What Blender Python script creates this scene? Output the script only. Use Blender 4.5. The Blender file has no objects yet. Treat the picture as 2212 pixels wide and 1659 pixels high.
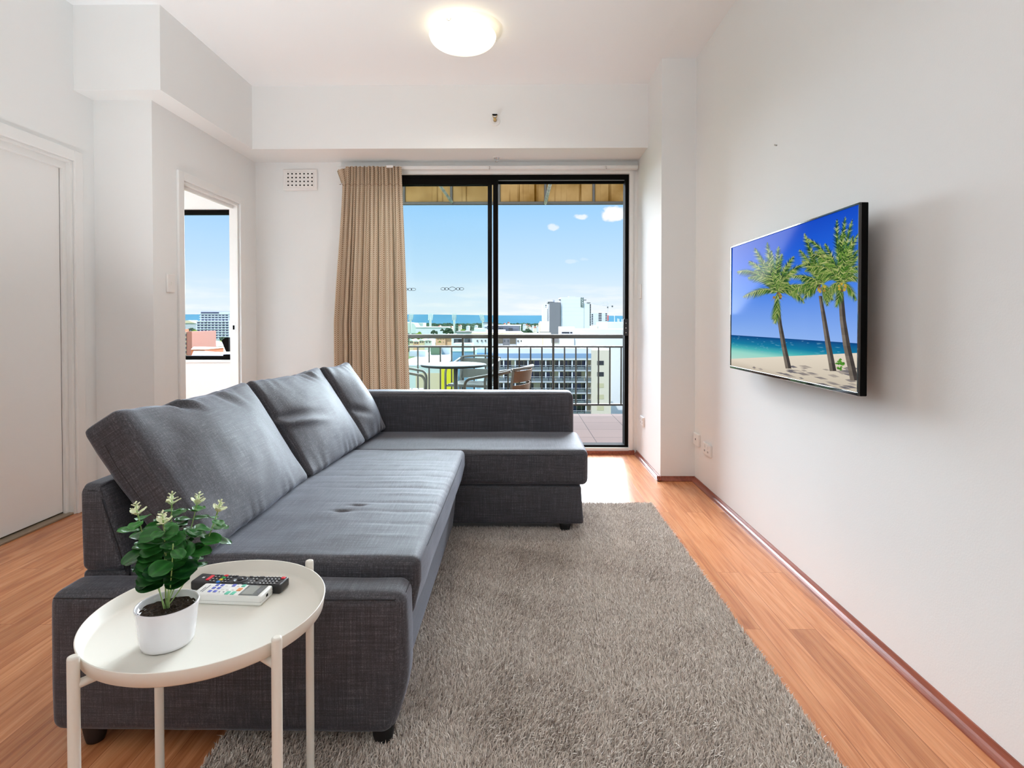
LAMP, LAMPW, REARW, BEDW = .72, 1.3, 8, 26
SKY, SUN_A, SUN_B, EXPO = .71, 1.85, 21.0, 0.55
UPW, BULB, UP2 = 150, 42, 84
import bpy, bmesh, math, random
import numpy as np
from mathutils import Vector, Matrix
random.seed(7)
sc = bpy.context.scene
COL = sc.collection
R = math.radians
# ------------------------------------------------------------------ camera (eye 1.12 m above the floor)
FPX, PX0, PY0, EYE = 1215.0, 1106.0, 711.03, 1.12
YAW, PITCH = math.atan(14 / 1215.0), R(0.85)
cam = bpy.data.cameras.new('camera')
cam_o = bpy.data.objects.new('camera', cam)
COL.objects.link(cam_o)
cam_o.location = (0, 0, EYE)
cam_o.rotation_euler = (R(90) - PITCH, 0, YAW)
cam.sensor_width = 36
cam.lens = FPX * 36 / 2212
cam.shift_y = -(829.5 - PY0) / 2212
cam.clip_start = 0.05
cam.clip_end = 20000
sc.camera = cam_o
_fw = Vector((-math.sin(YAW) * math.cos(PITCH), math.cos(YAW) * math.cos(PITCH), -math.sin(PITCH)))
_rt = Vector((math.cos(YAW), math.sin(YAW), 0))
_up = _rt.cross(_fw)
def at(x, y, axis, c):
    """photo position -> the point of the plane axis=c that shows there (used to survey the place)"""
    d = _rt * ((x - PX0) / FPX) + _fw - _up * ((y - PY0) / FPX)
    o = Vector((0, 0, EYE))
    return o + d * ((c - o[axis]) / d[axis])
# ------------------------------------------------------------------ materials
def nt(name):
    m = bpy.data.materials.new(name)
    m.use_nodes = True
    t = m.node_tree
    return m, t, t.nodes['Principled BSDF']
def srgb(r, g, b):
    f = lambda c: (c / 255 / 12.92) if c / 255 <= .04045 else ((c / 255 + .055) / 1.055) ** 2.4
    return (f(r), f(g), f(b), 1)
def mat(name, col, rough=.6, metal=0, spec=.5, noise=None, bump=None, emit=None, coat=0):
    m, t, p = nt(name)
    p.inputs['Base Color'].default_value = col
    p.inputs['Roughness'].default_value = rough
    p.inputs['Metallic'].default_value = metal
    p.inputs['Specular IOR Level'].default_value = spec
    p.inputs['Coat Weight'].default_value = coat
    if emit:
        p.inputs['Emission Color'].default_value = emit[0]
        p.inputs['Emission Strength'].default_value = emit[1]
    N = t.nodes.new
    tc = N('ShaderNodeTexCoord')
    if noise:   # (scale, amount)
        n = N('ShaderNodeTexNoise'); n.inputs['Scale'].default_value = noise[0]; n.inputs['Detail'].default_value = 4
        t.links.new(tc.outputs['Object'], n.inputs['Vector'])
        mx = N('ShaderNodeMix'); mx.data_type = 'RGBA'; mx.blend_type = 'MULTIPLY'
        mx.inputs[0].default_value = 1
        r = N('ShaderNodeMapRange'); r.inputs['From Min'].default_value = .3; r.inputs['From Max'].default_value = .7
        r.inputs['To Min'].default_value = 1 - noise[1]; r.inputs['To Max'].default_value = 1 + noise[1]
        t.links.new(n.outputs['Fac'], r.inputs['Value'])
        mx.inputs[6].default_value = col
        t.links.new(r.outputs['Result'], mx.inputs[7])
        t.links.new(mx.outputs[2], p.inputs['Base Color'])
    if bump:    # (scale, strength, distance)
        n = N('ShaderNodeTexNoise'); n.inputs['Scale'].default_value = bump[0]; n.inputs['Detail'].default_value = 5
        t.links.new(tc.outputs['Object'], n.inputs['Vector'])
        b = N('ShaderNodeBump'); b.inputs['Strength'].default_value = bump[1]; b.inputs['Distance'].default_value = bump[2]
        t.links.new(n.outputs['Fac'], b.inputs['Height'])
        t.links.new(b.outputs['Normal'], p.inputs['Normal'])
    return m
M = {}
M['wall'] = mat('white_wall_paint', (.815, .832, .828, 1), .7, spec=.25, noise=(1.2, .012), bump=(180, .12, .002))
M['ceil'] = mat('white_ceiling_paint', (.89, .92, .935, 1), .8, spec=.2)
M['trim'] = mat('white_gloss_paint', (.81, .82, .81, 1), .35)
M['door'] = mat('white_door_paint', (.82, .83, .82, 1), .4)
M['plastic'] = mat('white_plastic', (.82, .81, .79, 1), .35)
M['black'] = mat('black_aluminium', (.006, .0055, .005, 1), .8, spec=.05)
M['blackpl'] = mat('black_plastic', (.012, .012, .014, 1), .35)
M['dark'] = mat('dark_void', (.005, .005, .005, 1), .9, spec=.05)
M['chrome'] = mat('chrome', (.75, .75, .76, 1), .15, 1)
M['alu'] = mat('brushed_aluminium', (.62, .61, .58, 1), .32, 1)
M['brass'] = mat('brass', (.7, .5, .2, 1), .3, 1)
M['tray'] = mat('cream_powder_coat', (.80, .775, .70, 1), .45)
M['pot'] = mat('glazed_white_ceramic', (.82, .82, .86, 1), .08, coat=.5)
M['soil'] = mat('potting_soil', (.035, .02, .012, 1), .95, noise=(260, .7), bump=(300, .9, .004))
M['threshold'] = mat('bronze_strip', (.26, .20, .14, 1), .45)
M['railing'] = mat('bronze_railing', (.035, .026, .016, 1), .42)
M['footb'] = mat('black_foot', (.008, .008, .009, 1), .5)
def ramp(t, fac, stops):
    r = t.nodes.new('ShaderNodeValToRGB')
    e = r.color_ramp.elements
    while len(e) < len(stops): e.new(.5)
    for k, (pos, c) in enumerate(stops):
        e[k].position = pos; e[k].color = c
    t.links.new(fac, r.inputs['Fac'])
    return r.outputs['Color']
def mapping(t, src, scale=(1, 1, 1), rot=(0, 0, 0), loc=(0, 0, 0)):
    m = t.nodes.new('ShaderNodeMapping')
    m.inputs['Scale'].default_value = scale; m.inputs['Rotation'].default_value = rot; m.inputs['Location'].default_value = loc
    t.links.new(src, m.inputs['Vector'])
    return m.outputs['Vector']
def mixc(t, a, b, fac=1, mode='MULTIPLY'):
    m = t.nodes.new('ShaderNodeMix'); m.data_type = 'RGBA'; m.blend_type = mode
    for s, v in ((0, fac), (6, a), (7, b)):
        if hasattr(v, 'is_output'): t.links.new(v, m.inputs[s])
        else: m.inputs[s].default_value = v
    return m.outputs[2]
def math_n(t, op, a, b=None, c=None):
    m = t.nodes.new('ShaderNodeMath'); m.operation = op
    for k, v in enumerate((a, b, c)):
        if v is None: continue
        if hasattr(v, 'is_output'): t.links.new(v, m.inputs[k])
        else: m.inputs[k].default_value = v
    return m.outputs[0]
def noise_n(t, vec, scale, detail=3, dist=0):
    n = t.nodes.new('ShaderNodeTexNoise')
    n.inputs['Scale'].default_value = scale; n.inputs['Detail'].default_value = detail; n.inputs['Distortion'].default_value = dist
    t.links.new(vec, n.inputs['Vector'])
    return n.outputs['Fac']
def wood_floor():
    m, t, p = nt('cherry_laminate_planks')
    g = t.nodes.new('ShaderNodeNewGeometry').outputs['Position']
    sx = t.nodes.new('ShaderNodeSeparateXYZ'); t.links.new(g, sx.inputs[0])
    cx = t.nodes.new('ShaderNodeCombineXYZ')
    t.links.new(sx.outputs['Y'], cx.inputs['X']); t.links.new(sx.outputs['X'], cx.inputs['Y'])
    br = t.nodes.new('ShaderNodeTexBrick')
    br.offset = .37; br.offset_frequency = 2; br.squash = 1
    for k, v in (('Scale', 1), ('Mortar Size', .0009), ('Mortar Smooth', .3), ('Brick Width', 1.25), ('Row Height', .098), ('Bias', 0)):
        br.inputs[k].default_value = v
    br.inputs['Color1'].default_value = (0, 0, 0, 1); br.inputs['Color2'].default_value = (1, 1, 1, 1)
    br.inputs['Mortar'].default_value = (.5, .5, .5, 1)
    t.links.new(cx.outputs[0], br.inputs['Vector'])
    rnd = br.outputs['Color']
    # shift the grain per plank
    add = t.nodes.new('ShaderNodeVectorMath'); add.operation = 'MULTIPLY_ADD'
    t.links.new(rnd, add.inputs[0]); add.inputs[1].default_value = (7, 31, 3); t.links.new(g, add.inputs[2])
    gr = noise_n(t, mapping(t, add.outputs[0], (16, 1.1, 1)), 1.6, 5, 1.6)
    fine = noise_n(t, mapping(t, add.outputs[0], (150, 4, 1)), 1.5, 3)
    base = ramp(t, gr, [(.28, srgb(172, 108, 70)), (.44, srgb(197, 129, 86)), (.56, srgb(208, 142, 97)), (.74, srgb(217, 154, 109))])
    tone = ramp(t, rnd, [(0, (.80, .76, .72, 1)), (.5, (.97, .95, .94, 1)), (1, (1.1, 1.12, 1.12, 1))])
    c = mixc(t, base, tone)
    c = mixc(t, c, ramp(t, fine, [(.35, (.86, .84, .82, 1)), (.6, (1, 1, 1, 1))]))
    c = mixc(t, c, ramp(t, br.outputs['Fac'], [(0, (1, 1, 1, 1)), (1, (.45, .38, .34, 1))]))
    t.links.new(c, p.inputs['Base Color'])
    p.inputs['Roughness'].default_value = .27
    p.inputs['Specular IOR Level'].default_value = .45
    b = t.nodes.new('ShaderNodeBump'); b.inputs['Strength'].default_value = .25; b.inputs['Distance'].default_value = .001
    t.links.new(math_n(t, 'SUBTRACT', fine, br.outputs['Fac']), b.inputs['Height'])
    t.links.new(b.outputs['Normal'], p.inputs['Normal'])
    return m
M['floor'] = wood_floor()
def wood_trim():
    m, t, p = nt('cherry_wood_trim')
    g = t.nodes.new('ShaderNodeNewGeometry').outputs['Position']
    n = noise_n(t, mapping(t, g, (30, 2, 30)), 2, 4)
    t.links.new(ramp(t, n, [(.3, srgb(122, 66, 52)), (.7, srgb(160, 92, 72))]), p.inputs['Base Color'])
    p.inputs['Roughness'].default_value = .3
    return m
M['woodtrim'] = wood_trim()
def fabric():
    m, t, p = nt('charcoal_linen_weave')
    o = t.nodes.new('ShaderNodeTexCoord').outputs['Object']
    hs = []
    for sc_ in ((9, 330, 330), (330, 9, 330), (330, 330, 9)):
        hs.append(noise_n(t, mapping(t, o, sc_), 1, 3))
    s = math_n(t, 'ADD', math_n(t, 'ADD', hs[0], hs[1]), hs[2])
    s = math_n(t, 'DIVIDE', s, 3)
    big = noise_n(t, o, 6, 3)
    c = ramp(t, s, [(.36, (.026, .026, .031, 1)), (.46, (.044, .043, .051, 1)), (.54, (.064, .063, .073, 1)), (.65, (.135, .135, .150, 1))])
    c = mixc(t, c, ramp(t, big, [(.3, (.9, .9, .9, 1)), (.7, (1.08, 1.08, 1.08, 1))]))
    t.links.new(c, p.inputs['Base Color'])
    p.inputs['Roughness'].default_value = .66
    p.inputs['Specular IOR Level'].default_value = .42
    p.inputs['Sheen Weight'].default_value = .3
    p.inputs['Sheen Roughness'].default_value = .4
    p.inputs['Sheen Tint'].default_value = (.8, .85, 1, 1)
    b = t.nodes.new('ShaderNodeBump'); b.inputs['Strength'].default_value = .5; b.inputs['Distance'].default_value = .0012
    t.links.new(s, b.inputs['Height']); t.links.new(b.outputs['Normal'], p.inputs['Normal'])
    return m
M['fabric'] = fabric()
M['piping'] = mat('dark_seam_thread', (.02, .02, .024, 1), .9)
def curtain_mat():
    m, t, p = nt('trellis_curtain_fabric')
    uv = t.nodes.new('ShaderNodeTexCoord').outputs['UV']
    sx = t.nodes.new('ShaderNodeSeparateXYZ'); t.links.new(mapping(t, uv, (58, 58, 1)), sx.inputs[0])
    fx = math_n(t, 'PINGPONG', sx.outputs['X'], .5); fy = math_n(t, 'PINGPONG', sx.outputs['Y'], .5)
    d = math_n(t, 'ABSOLUTE', math_n(t, 'SUBTRACT', math_n(t, 'ADD', fx, fy), .5))
    line = math_n(t, 'LESS_THAN', d, .13)
    dot = math_n(t, 'LESS_THAN', math_n(t, 'ADD', math_n(t, 'ABSOLUTE', fx), math_n(t, 'ABSOLUTE', fy)), .17)
    f = math_n(t, 'MAXIMUM', line, dot)
    c = mixc(t, srgb(146, 115, 88), srgb(222, 209, 188), f, 'MIX')
    di = t.nodes.new('ShaderNodeBsdfDiffuse'); tr = t.nodes.new('ShaderNodeBsdfTranslucent')
    mx = t.nodes.new('ShaderNodeMixShader'); mx.inputs[0].default_value = .06
    t.links.new(c, di.inputs['Color']); t.links.new(c, tr.inputs['Color'])
    t.links.new(di.outputs[0], mx.inputs[1]); t.links.new(tr.outputs[0], mx.inputs[2])
    t.links.new(mx.outputs[0], t.nodes['Material Output'].inputs['Surface'])
    return m
M['curtain'] = curtain_mat()
def glass(name, tint, refl=.5):
    m, t, p = nt(name)
    tr = t.nodes.new('ShaderNodeBsdfTransparent'); tr.inputs['Color'].default_value = tint
    gl = t.nodes.new('ShaderNodeBsdfGlossy'); gl.inputs['Roughness'].default_value = .01
    lw = t.nodes.new('ShaderNodeFresnel'); lw.inputs['IOR'].default_value = 1.35
    mx = t.nodes.new('ShaderNodeMixShader')
    t.links.new(math_n(t, 'MULTIPLY', lw.outputs[0], refl), mx.inputs[0])
    t.links.new(tr.outputs[0], mx.inputs[1]); t.links.new(gl.outputs[0], mx.inputs[2])
    t.links.new(mx.outputs[0], t.nodes['Material Output'].inputs['Surface'])
    return m
M['glass'] = glass('green_tinted_pane', (.972, .994, .988, 1), .2)
M['glassc'] = glass('clear_pane', (.98, .99, .99, 1), .3)
def leafmat(name, a, b):
    m, t, p = nt(name)
    o = t.nodes.new('ShaderNodeTexCoord').outputs['Object']
    at_ = t.nodes.new('ShaderNodeAttribute'); at_.attribute_name = 'tint'
    c = mixc(t, a, b, at_.outputs['Fac'], 'MIX')
    t.links.new(c, p.inputs['Base Color'])
    p.inputs['Roughness'].default_value = .32; p.inputs['Specular IOR Level'].default_value = .3
    p.inputs['Transmission Weight'].default_value = 0
    p.inputs['Subsurface Weight'].default_value = 0
    return m
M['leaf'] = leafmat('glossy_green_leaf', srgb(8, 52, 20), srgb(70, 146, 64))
M['blossom'] = mat('pale_cream_leaf_tip', srgb(232, 238, 205), .5)
M['stem'] = mat('pale_green_stem', srgb(150, 180, 110), .5)
# ------------------------------------------------------------------ mesh building
class MB:
    def __init__(s): s.v = []; s.f = []; s.m = []; s.uv = None; s.smooth = []
    def add(s, vs, fs, mi=0, smooth=False):
        n = len(s.v); s.v.extend([tuple(v) for v in vs])
        for f in fs:
            s.f.append(tuple(i + n for i in f)); s.m.append(mi); s.smooth.append(smooth)
        return s
    def box(s, x0, x1, y0, y1, z0, z1, mi=0):
        v = [(x, y, z) for x in (x0, x1) for y in (y0, y1) for z in (z0, z1)]
        f = [(0, 1, 3, 2), (4, 6, 7, 5), (0, 4, 5, 1), (2, 3, 7, 6), (0, 2, 6, 4), (1, 5, 7, 3)]
        return s.add(v, f, mi)
    def rbox(s, x0, x1, y0, y1, z0, z1, r=.004, seg=2, mi=0):
        bm = bmesh.new()
        bmesh.ops.create_cube(bm, size=1)
        for v in bm.verts:
            v.co = Vector(((x0 + x1) / 2 + v.co.x * (x1 - x0), (y0 + y1) / 2 + v.co.y * (y1 - y0), (z0 + z1) / 2 + v.co.z * (z1 - z0)))
        r = min(r, .49 * min(x1 - x0, y1 - y0, z1 - z0))
        bmesh.ops.bevel(bm, geom=bm.edges[:], offset=r, segments=seg, affect='EDGES', profile=.5)
        bm.verts.index_update()
        s.add([v.co[:] for v in bm.verts], [[v.index for v in f.verts] for f in bm.faces], mi, False)
        bm.free(); return s
    def tube(s, pts, r, n=10, mi=0, caps=True, radii=None):
        pts = [Vector(p) for p in pts]
        vs, fs = [], []
        prev = None
        for i, p in enumerate(pts):
            d = (pts[min(i + 1, len(pts) - 1)] - pts[max(i - 1, 0)]).normalized()
            if prev is None:
                a = Vector((0, 0, 1)) if abs(d.z) < .9 else Vector((1, 0, 0))
                u = d.cross(a).normalized()
            else:
                u = (prev - d * prev.dot(d)).normalized()
            prev = u; w = d.cross(u)
            rr = radii[i] if radii else r
            for k in range(n):
                a = 2 * math.pi * k / n
                vs.append(p + (u * math.cos(a) + w * math.sin(a)) * rr)
        for i in range(len(pts) - 1):
            for k in range(n):
                fs.append((i * n + k, i * n + (k + 1) % n, (i + 1) * n + (k + 1) % n, (i + 1) * n + k))
        s.add(vs, fs, mi, True)
        if caps:
            b = len(s.v) - len(vs)
            s.f.append(tuple(b + k for k in range(n - 1, -1, -1))); s.m.append(mi); s.smooth.append(False)
            e = b + (len(pts) - 1) * n
            s.f.append(tuple(e + k for k in range(n))); s.m.append(mi); s.smooth.append(False)
        return s
    def lathe(s, prof, c, n=48, mi=0, axis=2, smooth=True):
        """prof [(radius, height)] turned about an axis through c"""
        vs, fs = [], []
        for (r, h) in prof:
            for k in range(n):
                a = 2 * math.pi * k / n
                p = (r * math.cos(a), r * math.sin(a), h)
                if axis == 1: p = (p[0], p[2], p[1])
                if axis == 0: p = (p[2], p[0], p[1])
                vs.append((c[0] + p[0], c[1] + p[1], c[2] + p[2]))
        for i in range(len(prof) - 1):
            for k in range(n):
                fs.append((i * n + k, i * n + (k + 1) % n, (i + 1) * n + (k + 1) % n, (i + 1) * n + k))
        return s.add(vs, fs, mi, smooth)
    def prism(s, poly, axis, a, b, mi=0):
        """extrude a 2-D outline along an axis from a to b"""
        n = len(poly)
        def P(u, w, h): return {0: (h, u, w), 1: (u, h, w), 2: (u, w, h)}[axis]
        vs = [P(u, w, a) for u, w in poly] + [P(u, w, b) for u, w in poly]
        fs = [tuple(range(n)), tuple(range(2 * n - 1, n - 1, -1))] + [(k, (k + 1) % n, n + (k + 1) % n, n + k) for k in range(n)]
        return s.add(vs, fs, mi)
    def build(s, name, mats, parent=None, local=False):
        if not isinstance(mats, (list, tuple)): mats = [mats]
        v = np.array(s.v, dtype=float).reshape(-1, 3)
        if local: off = Vector((0, 0, 0))
        elif parent is not None:
            off = Vector((0, 0, 0)); q = parent
            while q is not None: off += q.location; q = q.parent
        else: off = Vector(((v[:, 0].min() + v[:, 0].max()) / 2, (v[:, 1].min() + v[:, 1].max()) / 2, v[:, 2].min()))
        me = bpy.data.meshes.new(name)
        me.from_pydata([tuple(p) for p in (v - np.array(off))], [], s.f)
        for m in mats: me.materials.append(m)
        me.polygons.foreach_set('material_index', s.m)
        me.polygons.foreach_set('use_smooth', s.smooth)
        if s.uv is not None:
            l = me.uv_layers.new(name='UVMap')
            for lp in me.loops: l.data[lp.index].uv = s.uv[lp.vertex_index]
        bm = bmesh.new(); bm.from_mesh(me); bmesh.ops.recalc_face_normals(bm, faces=bm.faces[:]); bm.to_mesh(me); bm.free()
        me.update()
        o = bpy.data.objects.new(name, me); COL.objects.link(o)
        if parent is not None: o.parent = parent
        elif not local: o.location = off
        return o
def tag(o, label=None, cat=None, group=None, kind=None):
    if label: o['label'] = label
    if cat: o['category'] = cat
    if group: o['group'] = group
    if kind: o['kind'] = kind
    return o
def thing(name, label, cat, loc=(0, 0, 0), rotz=0, group=None):
    o = bpy.data.objects.new(name, None); COL.objects.link(o)
    o.location = loc; o.rotation_euler = (0, 0, rotz); o.empty_display_size = .1
    return tag(o, label, cat, group)
def dup(root, loc, rotz=0, label=None, group=None):
    r = root.copy(); COL.objects.link(r); r.location = loc; r.rotation_euler = (0, 0, rotz)
    if label: r['label'] = label
    if group: r['group'] = group
    for ch in list(root.children):
        c = ch.copy(); COL.objects.link(c); c.parent = r
        for g in ch.children:
            d = g.copy(); COL.objects.link(d); d.parent = c
    return r
def struct(name, mb, m, label=None, parent=None):
    o = mb.build(name, m, parent)
    if parent is None: tag(o, label, None, None, 'structure')
    return o
def softbox(lo, hi, r, n=(8, 8, 8), bulge=(0, 0, 0), fn=None, seg=4):
    lo, hi = np.array(lo, float), np.array(hi, float)
    h = (hi - lo) / 2; c = (hi + lo) / 2
    ax = []
    for k in range(3):
        e = h[k] - r
        a = [-h[k] + r * (1 - math.cos(i / seg * math.pi / 2)) * 1.0 for i in range(seg)] if r > 0 else []
        b = list(np.linspace(-e, e, n[k] + 1))
        ax.append(a + b + [-x for x in a[::-1]])
    L = [len(a) - 1 for a in ax]
    idx, vs, fs = {}, [], []
    def V(i, j, k):
        key = (i, j, k)
        if key not in idx:
            p = np.array((ax[0][i], ax[1][j], ax[2][k]))
            nrm = p / h
            q = np.clip(p, -(h - r), h - r); d = p - q; l = np.linalg.norm(d)
            if l > 1e-9: p = q + d / l * r
            u = 1 - nrm ** 2
            d3 = np.array((bulge[0] * nrm[0] * u[1] * u[2], bulge[1] * nrm[1] * u[0] * u[2], bulge[2] * nrm[2] * u[0] * u[1]))
            p = c + p + d3
            if fn: p = fn(p, nrm)
            idx[key] = len(vs); vs.append(tuple(p))
        return idx[key]
    for side in (0, 1):
        for a in range(3):
            b, d = [(1, 2), (0, 2), (0, 1)][a]
            for i in range(L[b]):
                for j in range(L[d]):
                    q = []
                    for (di, dj) in ((0, 0), (1, 0), (1, 1), (0, 1)):
                        t = [0, 0, 0]; t[a] = L[a] * side; t[b] = i + di; t[d] = j + dj
                        q.append(V(*t))
                    fs.append(q if side else q[::-1])
    m = MB(); m.add(vs, fs, 0, True)
    return m
# ------------------------------------------------------------------ the room shell
XR, XP, XL, XD, XB = 1.234, 0.995, -2.215, -2.57, -2.065   # right wall, pillar, bedroom wall, left door wall, left beam
YB, YW, YP = 4.36, 4.73, 3.94                              # back beam, window wall, pillar face
ZC, ZB = 2.94, 2.452
WT = .068
YR = -3.2
struct('floor', MB().box(XD - .15, XR, YR, YW + .02, -.12, 0), M['floor'], 'reddish brown laminate plank floor of the living room')
struct('ceiling', MB().box(XD - .12, XR + .12, YR - .12, YW + .14, ZC, ZC + .12), M['ceil'], 'white ceiling of the living room')
struct('wall_right', MB().box(XR, XR + .12, YR, YW + .14, 0, ZC), M['wall'], 'long white wall carrying the television')
struct('wall_rear', MB().box(XD - .12, XR + .12, YR - .12, YR, 0, ZC), M['wall'], 'white wall behind the viewer')
struct('pillar_right', MB().box(XP, XR, YP, YW, 0, ZC), M['wall'], 'white pillar in the corner beside the balcony door')
struct('beam_back', MB().box(XB, XP, YB, YW, ZB, ZC), M['wall'], 'white bulkhead above the balcony door')
struct('beam_left', MB().box(XD, XB, 3.24, YW, ZB, ZC), M['wall'], 'white bulkhead above the bedroom door')
# left door wall with its opening
DY0, DY1, DZ = 2.33, 3.225, 2.04
w = MB(); w.box(XD - .12, XD, YR, DY0, 0, ZC).box(XD - .12, XD, DY1, 3.39, 0, ZC).box(XD - .12, XD, DY0, DY1, DZ, ZC)
struct('wall_left', w, M['wall'], 'white wall holding the closed flush door')
struct('wall_return', MB().box(XD - .12, XL, 3.39, 3.49, 0, ZB), M['wall'], 'short white wall beside the closed door')
# bedroom partition with its opening
BY0, BY1, BZ = 3.69, 4.44, 2.045
w = MB(); w.box(XL - WT, XL, 3.49, BY0, 0, ZB).box(XL - WT, XL, BY1, YW, 0, ZB).box(XL - WT, XL, BY0, BY1, BZ, ZB)
struct('wall_bedroom', w, M['wall'], 'white wall with the open bedroom doorway')
# window wall with the balcony opening
OX0, OX1, OZ0, OZ1 = -1.36, 0.955, .045, 2.372
w = MB(); w.box(XL - WT, OX0, YW, YW + .14, -.1, ZC).box(OX1, XR, YW, YW + .14, -.1, ZC).box(OX0, OX1, YW, YW + .14, OZ1, ZC).box(OX0, OX1, YW, YW + .14, -.1, OZ0)
struct('wall_back', w, M['wall'], 'white wall around the balcony door')
# ---- closed door on the left
o = struct('door_1', MB().rbox(XD - .085, XD - .05, DY0 + .035, DY1 - .035, .020, DZ - .012, .002, 1), M['door'], 'closed white flush door at the far left')
c = MB()
for (y0, y1, z0, z1) in ((DY1, DY1 + .062, 0, DZ + .062), (DY0 - .062, DY0, 0, DZ + .062), (DY0, DY1, DZ, DZ + .062)):
    c.rbox(XD, XD + .014, y0, y1, z0, z1, .003, 2)
c.build('architrave', M['trim'], o)
c = MB()
c.box(XD - .118, XD - .002, DY1 - .012, DY1 - .0005, 0, DZ - .012).box(XD - .118, XD - .002, DY0 + .0005, DY0 + .012, 0, DZ - .012).box(XD - .118, XD - .002, DY0 + .0005, DY1 - .0005, DZ - .012, DZ - .0005)
c.box(XD - .05, XD - .03, DY1 - .034, DY1 - .0121, 0, DZ - .05).box(XD - .05, XD - .03, DY0 + .0121, DY0 + .034, 0, DZ - .05).box(XD - .05, XD - .03, DY0 + .0121, DY1 - .0121, DZ - .05, DZ - .0121)
c.build('jamb', M['trim'], o)
MB().rbox(XD - .11, XD - .004, DY0 + .012, DY1 - .012, 0, .012, .003, 1).build('threshold', M['threshold'], o)['label'] = 'dark bronze threshold strip'
# ---- bedroom door frame
o = struct('door_2', MB().box(XL - WT + .002, XL - .002, BY1 - .018, BY1 - .0005, 0, BZ - .018).box(XL - WT + .002, XL - .002, BY0 + .0005, BY0 + .018, 0, BZ - .018).box(XL - WT + .002, XL - .002, BY0 + .0005, BY1 - .0005, BZ - .018, BZ - .0005), M['trim'], 'white frame of the open bedroom doorway')
c = MB()
for (y0, y1, z0, z1) in ((BY1, BY1 + .068, 0, BZ + .055), (BY0 - .06, BY0, 0, BZ + .055), (BY0, BY1, BZ, BZ + .055)):
    c.rbox(XL, XL + .016, y0, y1, z0, z1, .003, 2)
c.build('architrave', M['trim'], o)
MB().box(XL - .050, XL - .034, BY0 + .019, BY1 - .019, BZ - .040, BZ - .0185).build('sliding_track', M['trim'], o)
c = MB().rbox(XL - .050, XL - .022, BY1 - .0205, BY1 - .017, 1.03, 1.105, .001, 1)
s = c.build('strike_plate', M['chrome'], o)
MB().box(XL - .044, XL - .028, BY1 - .0215, BY1 - .0195, 1.05, 1.085).build('latch_hole', M['dark'], s)
# ---- bedroom beyond
struct('floor_bedroom', MB().box(-5.6, XD - .15, 2.4, YW, -.12, 0), M['floor'], 'plank floor of the bedroom')
struct('ceiling_bedroom', MB().box(-5.6, XD - .12, 2.4, YW + .14, 2.6, 2.72).box(XD - .12, XL - WT, 3.49, YW, 2.42, 2.452), M['ceil'], 'white bedroom ceiling')
struct('wall_bedroom_left', MB().box(-5.72, -5.6, 2.4, YW + .14, 0, 2.6), M['wall'], 'far white bedroom wall')
struct('wall_bedroom_rear', MB().box(-5.6, XD - .12, 2.28, 2.4, 0, 2.6), M['wall'], 'rear white bedroom wall')
struct('wall_bedroom_side', MB().box(XD - .24, XD - .121, 2.4, 3.49, 0, 2.6), M['wall'], 'white wall behind the closed door')
WX0, WX1, WZ0, WZ1 = -4.6, -2.335, .79, 2.062
w = MB(); w.box(-5.6, WX0, YW, YW + .14, 0, 2.6).box(WX1, XL - WT, YW, YW + .14, 0, 2.6).box(WX0, WX1, YW, YW + .14, 0, WZ0).box(WX0, WX1, YW, YW + .14, WZ1, 2.6)
struct('wall_bedroom_window', w, M['wall'], 'white wall under and over the bedroom window')
c = MB().box(WX0, WX1, YW + .03, YW + .09, WZ0, WZ0 + .03).box(WX0, WX1, YW + .03, YW + .09, WZ1 - .035, WZ1)
c.box(WX0, WX0 + .03, YW + .03, YW + .09, WZ0 + .03, WZ1 - .035).box(WX1 - .03, WX1, YW + .03, YW + .09, WZ0 + .03, WZ1 - .035)
o = struct('window_2', c, M['black'], 'black framed bedroom window seen through the doorway')
MB().box(WX0 + .03, WX1 - .03, YW + .058, YW + .062, WZ0 + .03, WZ1 - .035).build('pane', M['glassc'], o)
c = MB(); c.prism([(WX1 - .170, WZ0 + .165), (WX1 - .130, WZ0 + .19), (WX1 - .107, WZ0 + .19), (WX1 - .107, WZ0 + .07), (WX1 - .130, WZ0 + .07)], 1, YW - .02, YW + .03)
c.box(WX1 - .165, WX1 - .105, YW + .0, YW + .05, WZ0 + .028, WZ0 + .045)
c.build('window_latch', M['black'], o)
MB().rbox(WX0 - .02, WX1 + .02, YW - .02, YW + .03, WZ0 - .022, WZ0, .004).build('window_sill', M['trim'], o)
# ---- skirting: a small scotia of reddish timber
def scotia(name, label, x0, y0, x1, y1, nx, ny):
    """runs from (x0,y0) to (x1,y1); (nx,ny) points into the room"""
    prof = [(0, 0), (.026, 0), (.026, .005)] + [(.026 - .021 * math.sin(a), .030 - .025 * math.cos(a)) for a in (0.25, .6, .95, 1.3)] + [(.005, .032), (0, .032)]
    vs = [(x0 + nx * u, y0 + ny * u, z) for u, z in prof] + [(x1 + nx * u, y1 + ny * u, z) for u, z in prof]
    n = len(prof)
    fs = [tuple(range(n)), tuple(range(2 * n - 1, n - 1, -1))] + [(k, (k + 1) % n, n + (k + 1) % n, n + k) for k in range(n)]
    return struct(name, MB().add(vs, fs), M['woodtrim'], label)
scotia('baseboard_right', 'reddish timber scotia along the television wall', XR, YR, XR, YP - .001, -1, 0)
scotia('baseboard_pillar', 'timber scotia across the pillar face', XP - .026, YP, XR, YP, 0, -1)
scotia('baseboard_pillar_side', 'timber scotia along the pillar side', XP, YP - .026, XP, YW, -1, 0)
scotia('baseboard_left', 'timber scotia along the left wall', XD, YR, XD, DY0 - .062, 1, 0)
scotia('baseboard_bedroom', 'timber scotia below the bedroom wall', XL, 3.40, XL, BY0 - .06, 1, 0)
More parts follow.
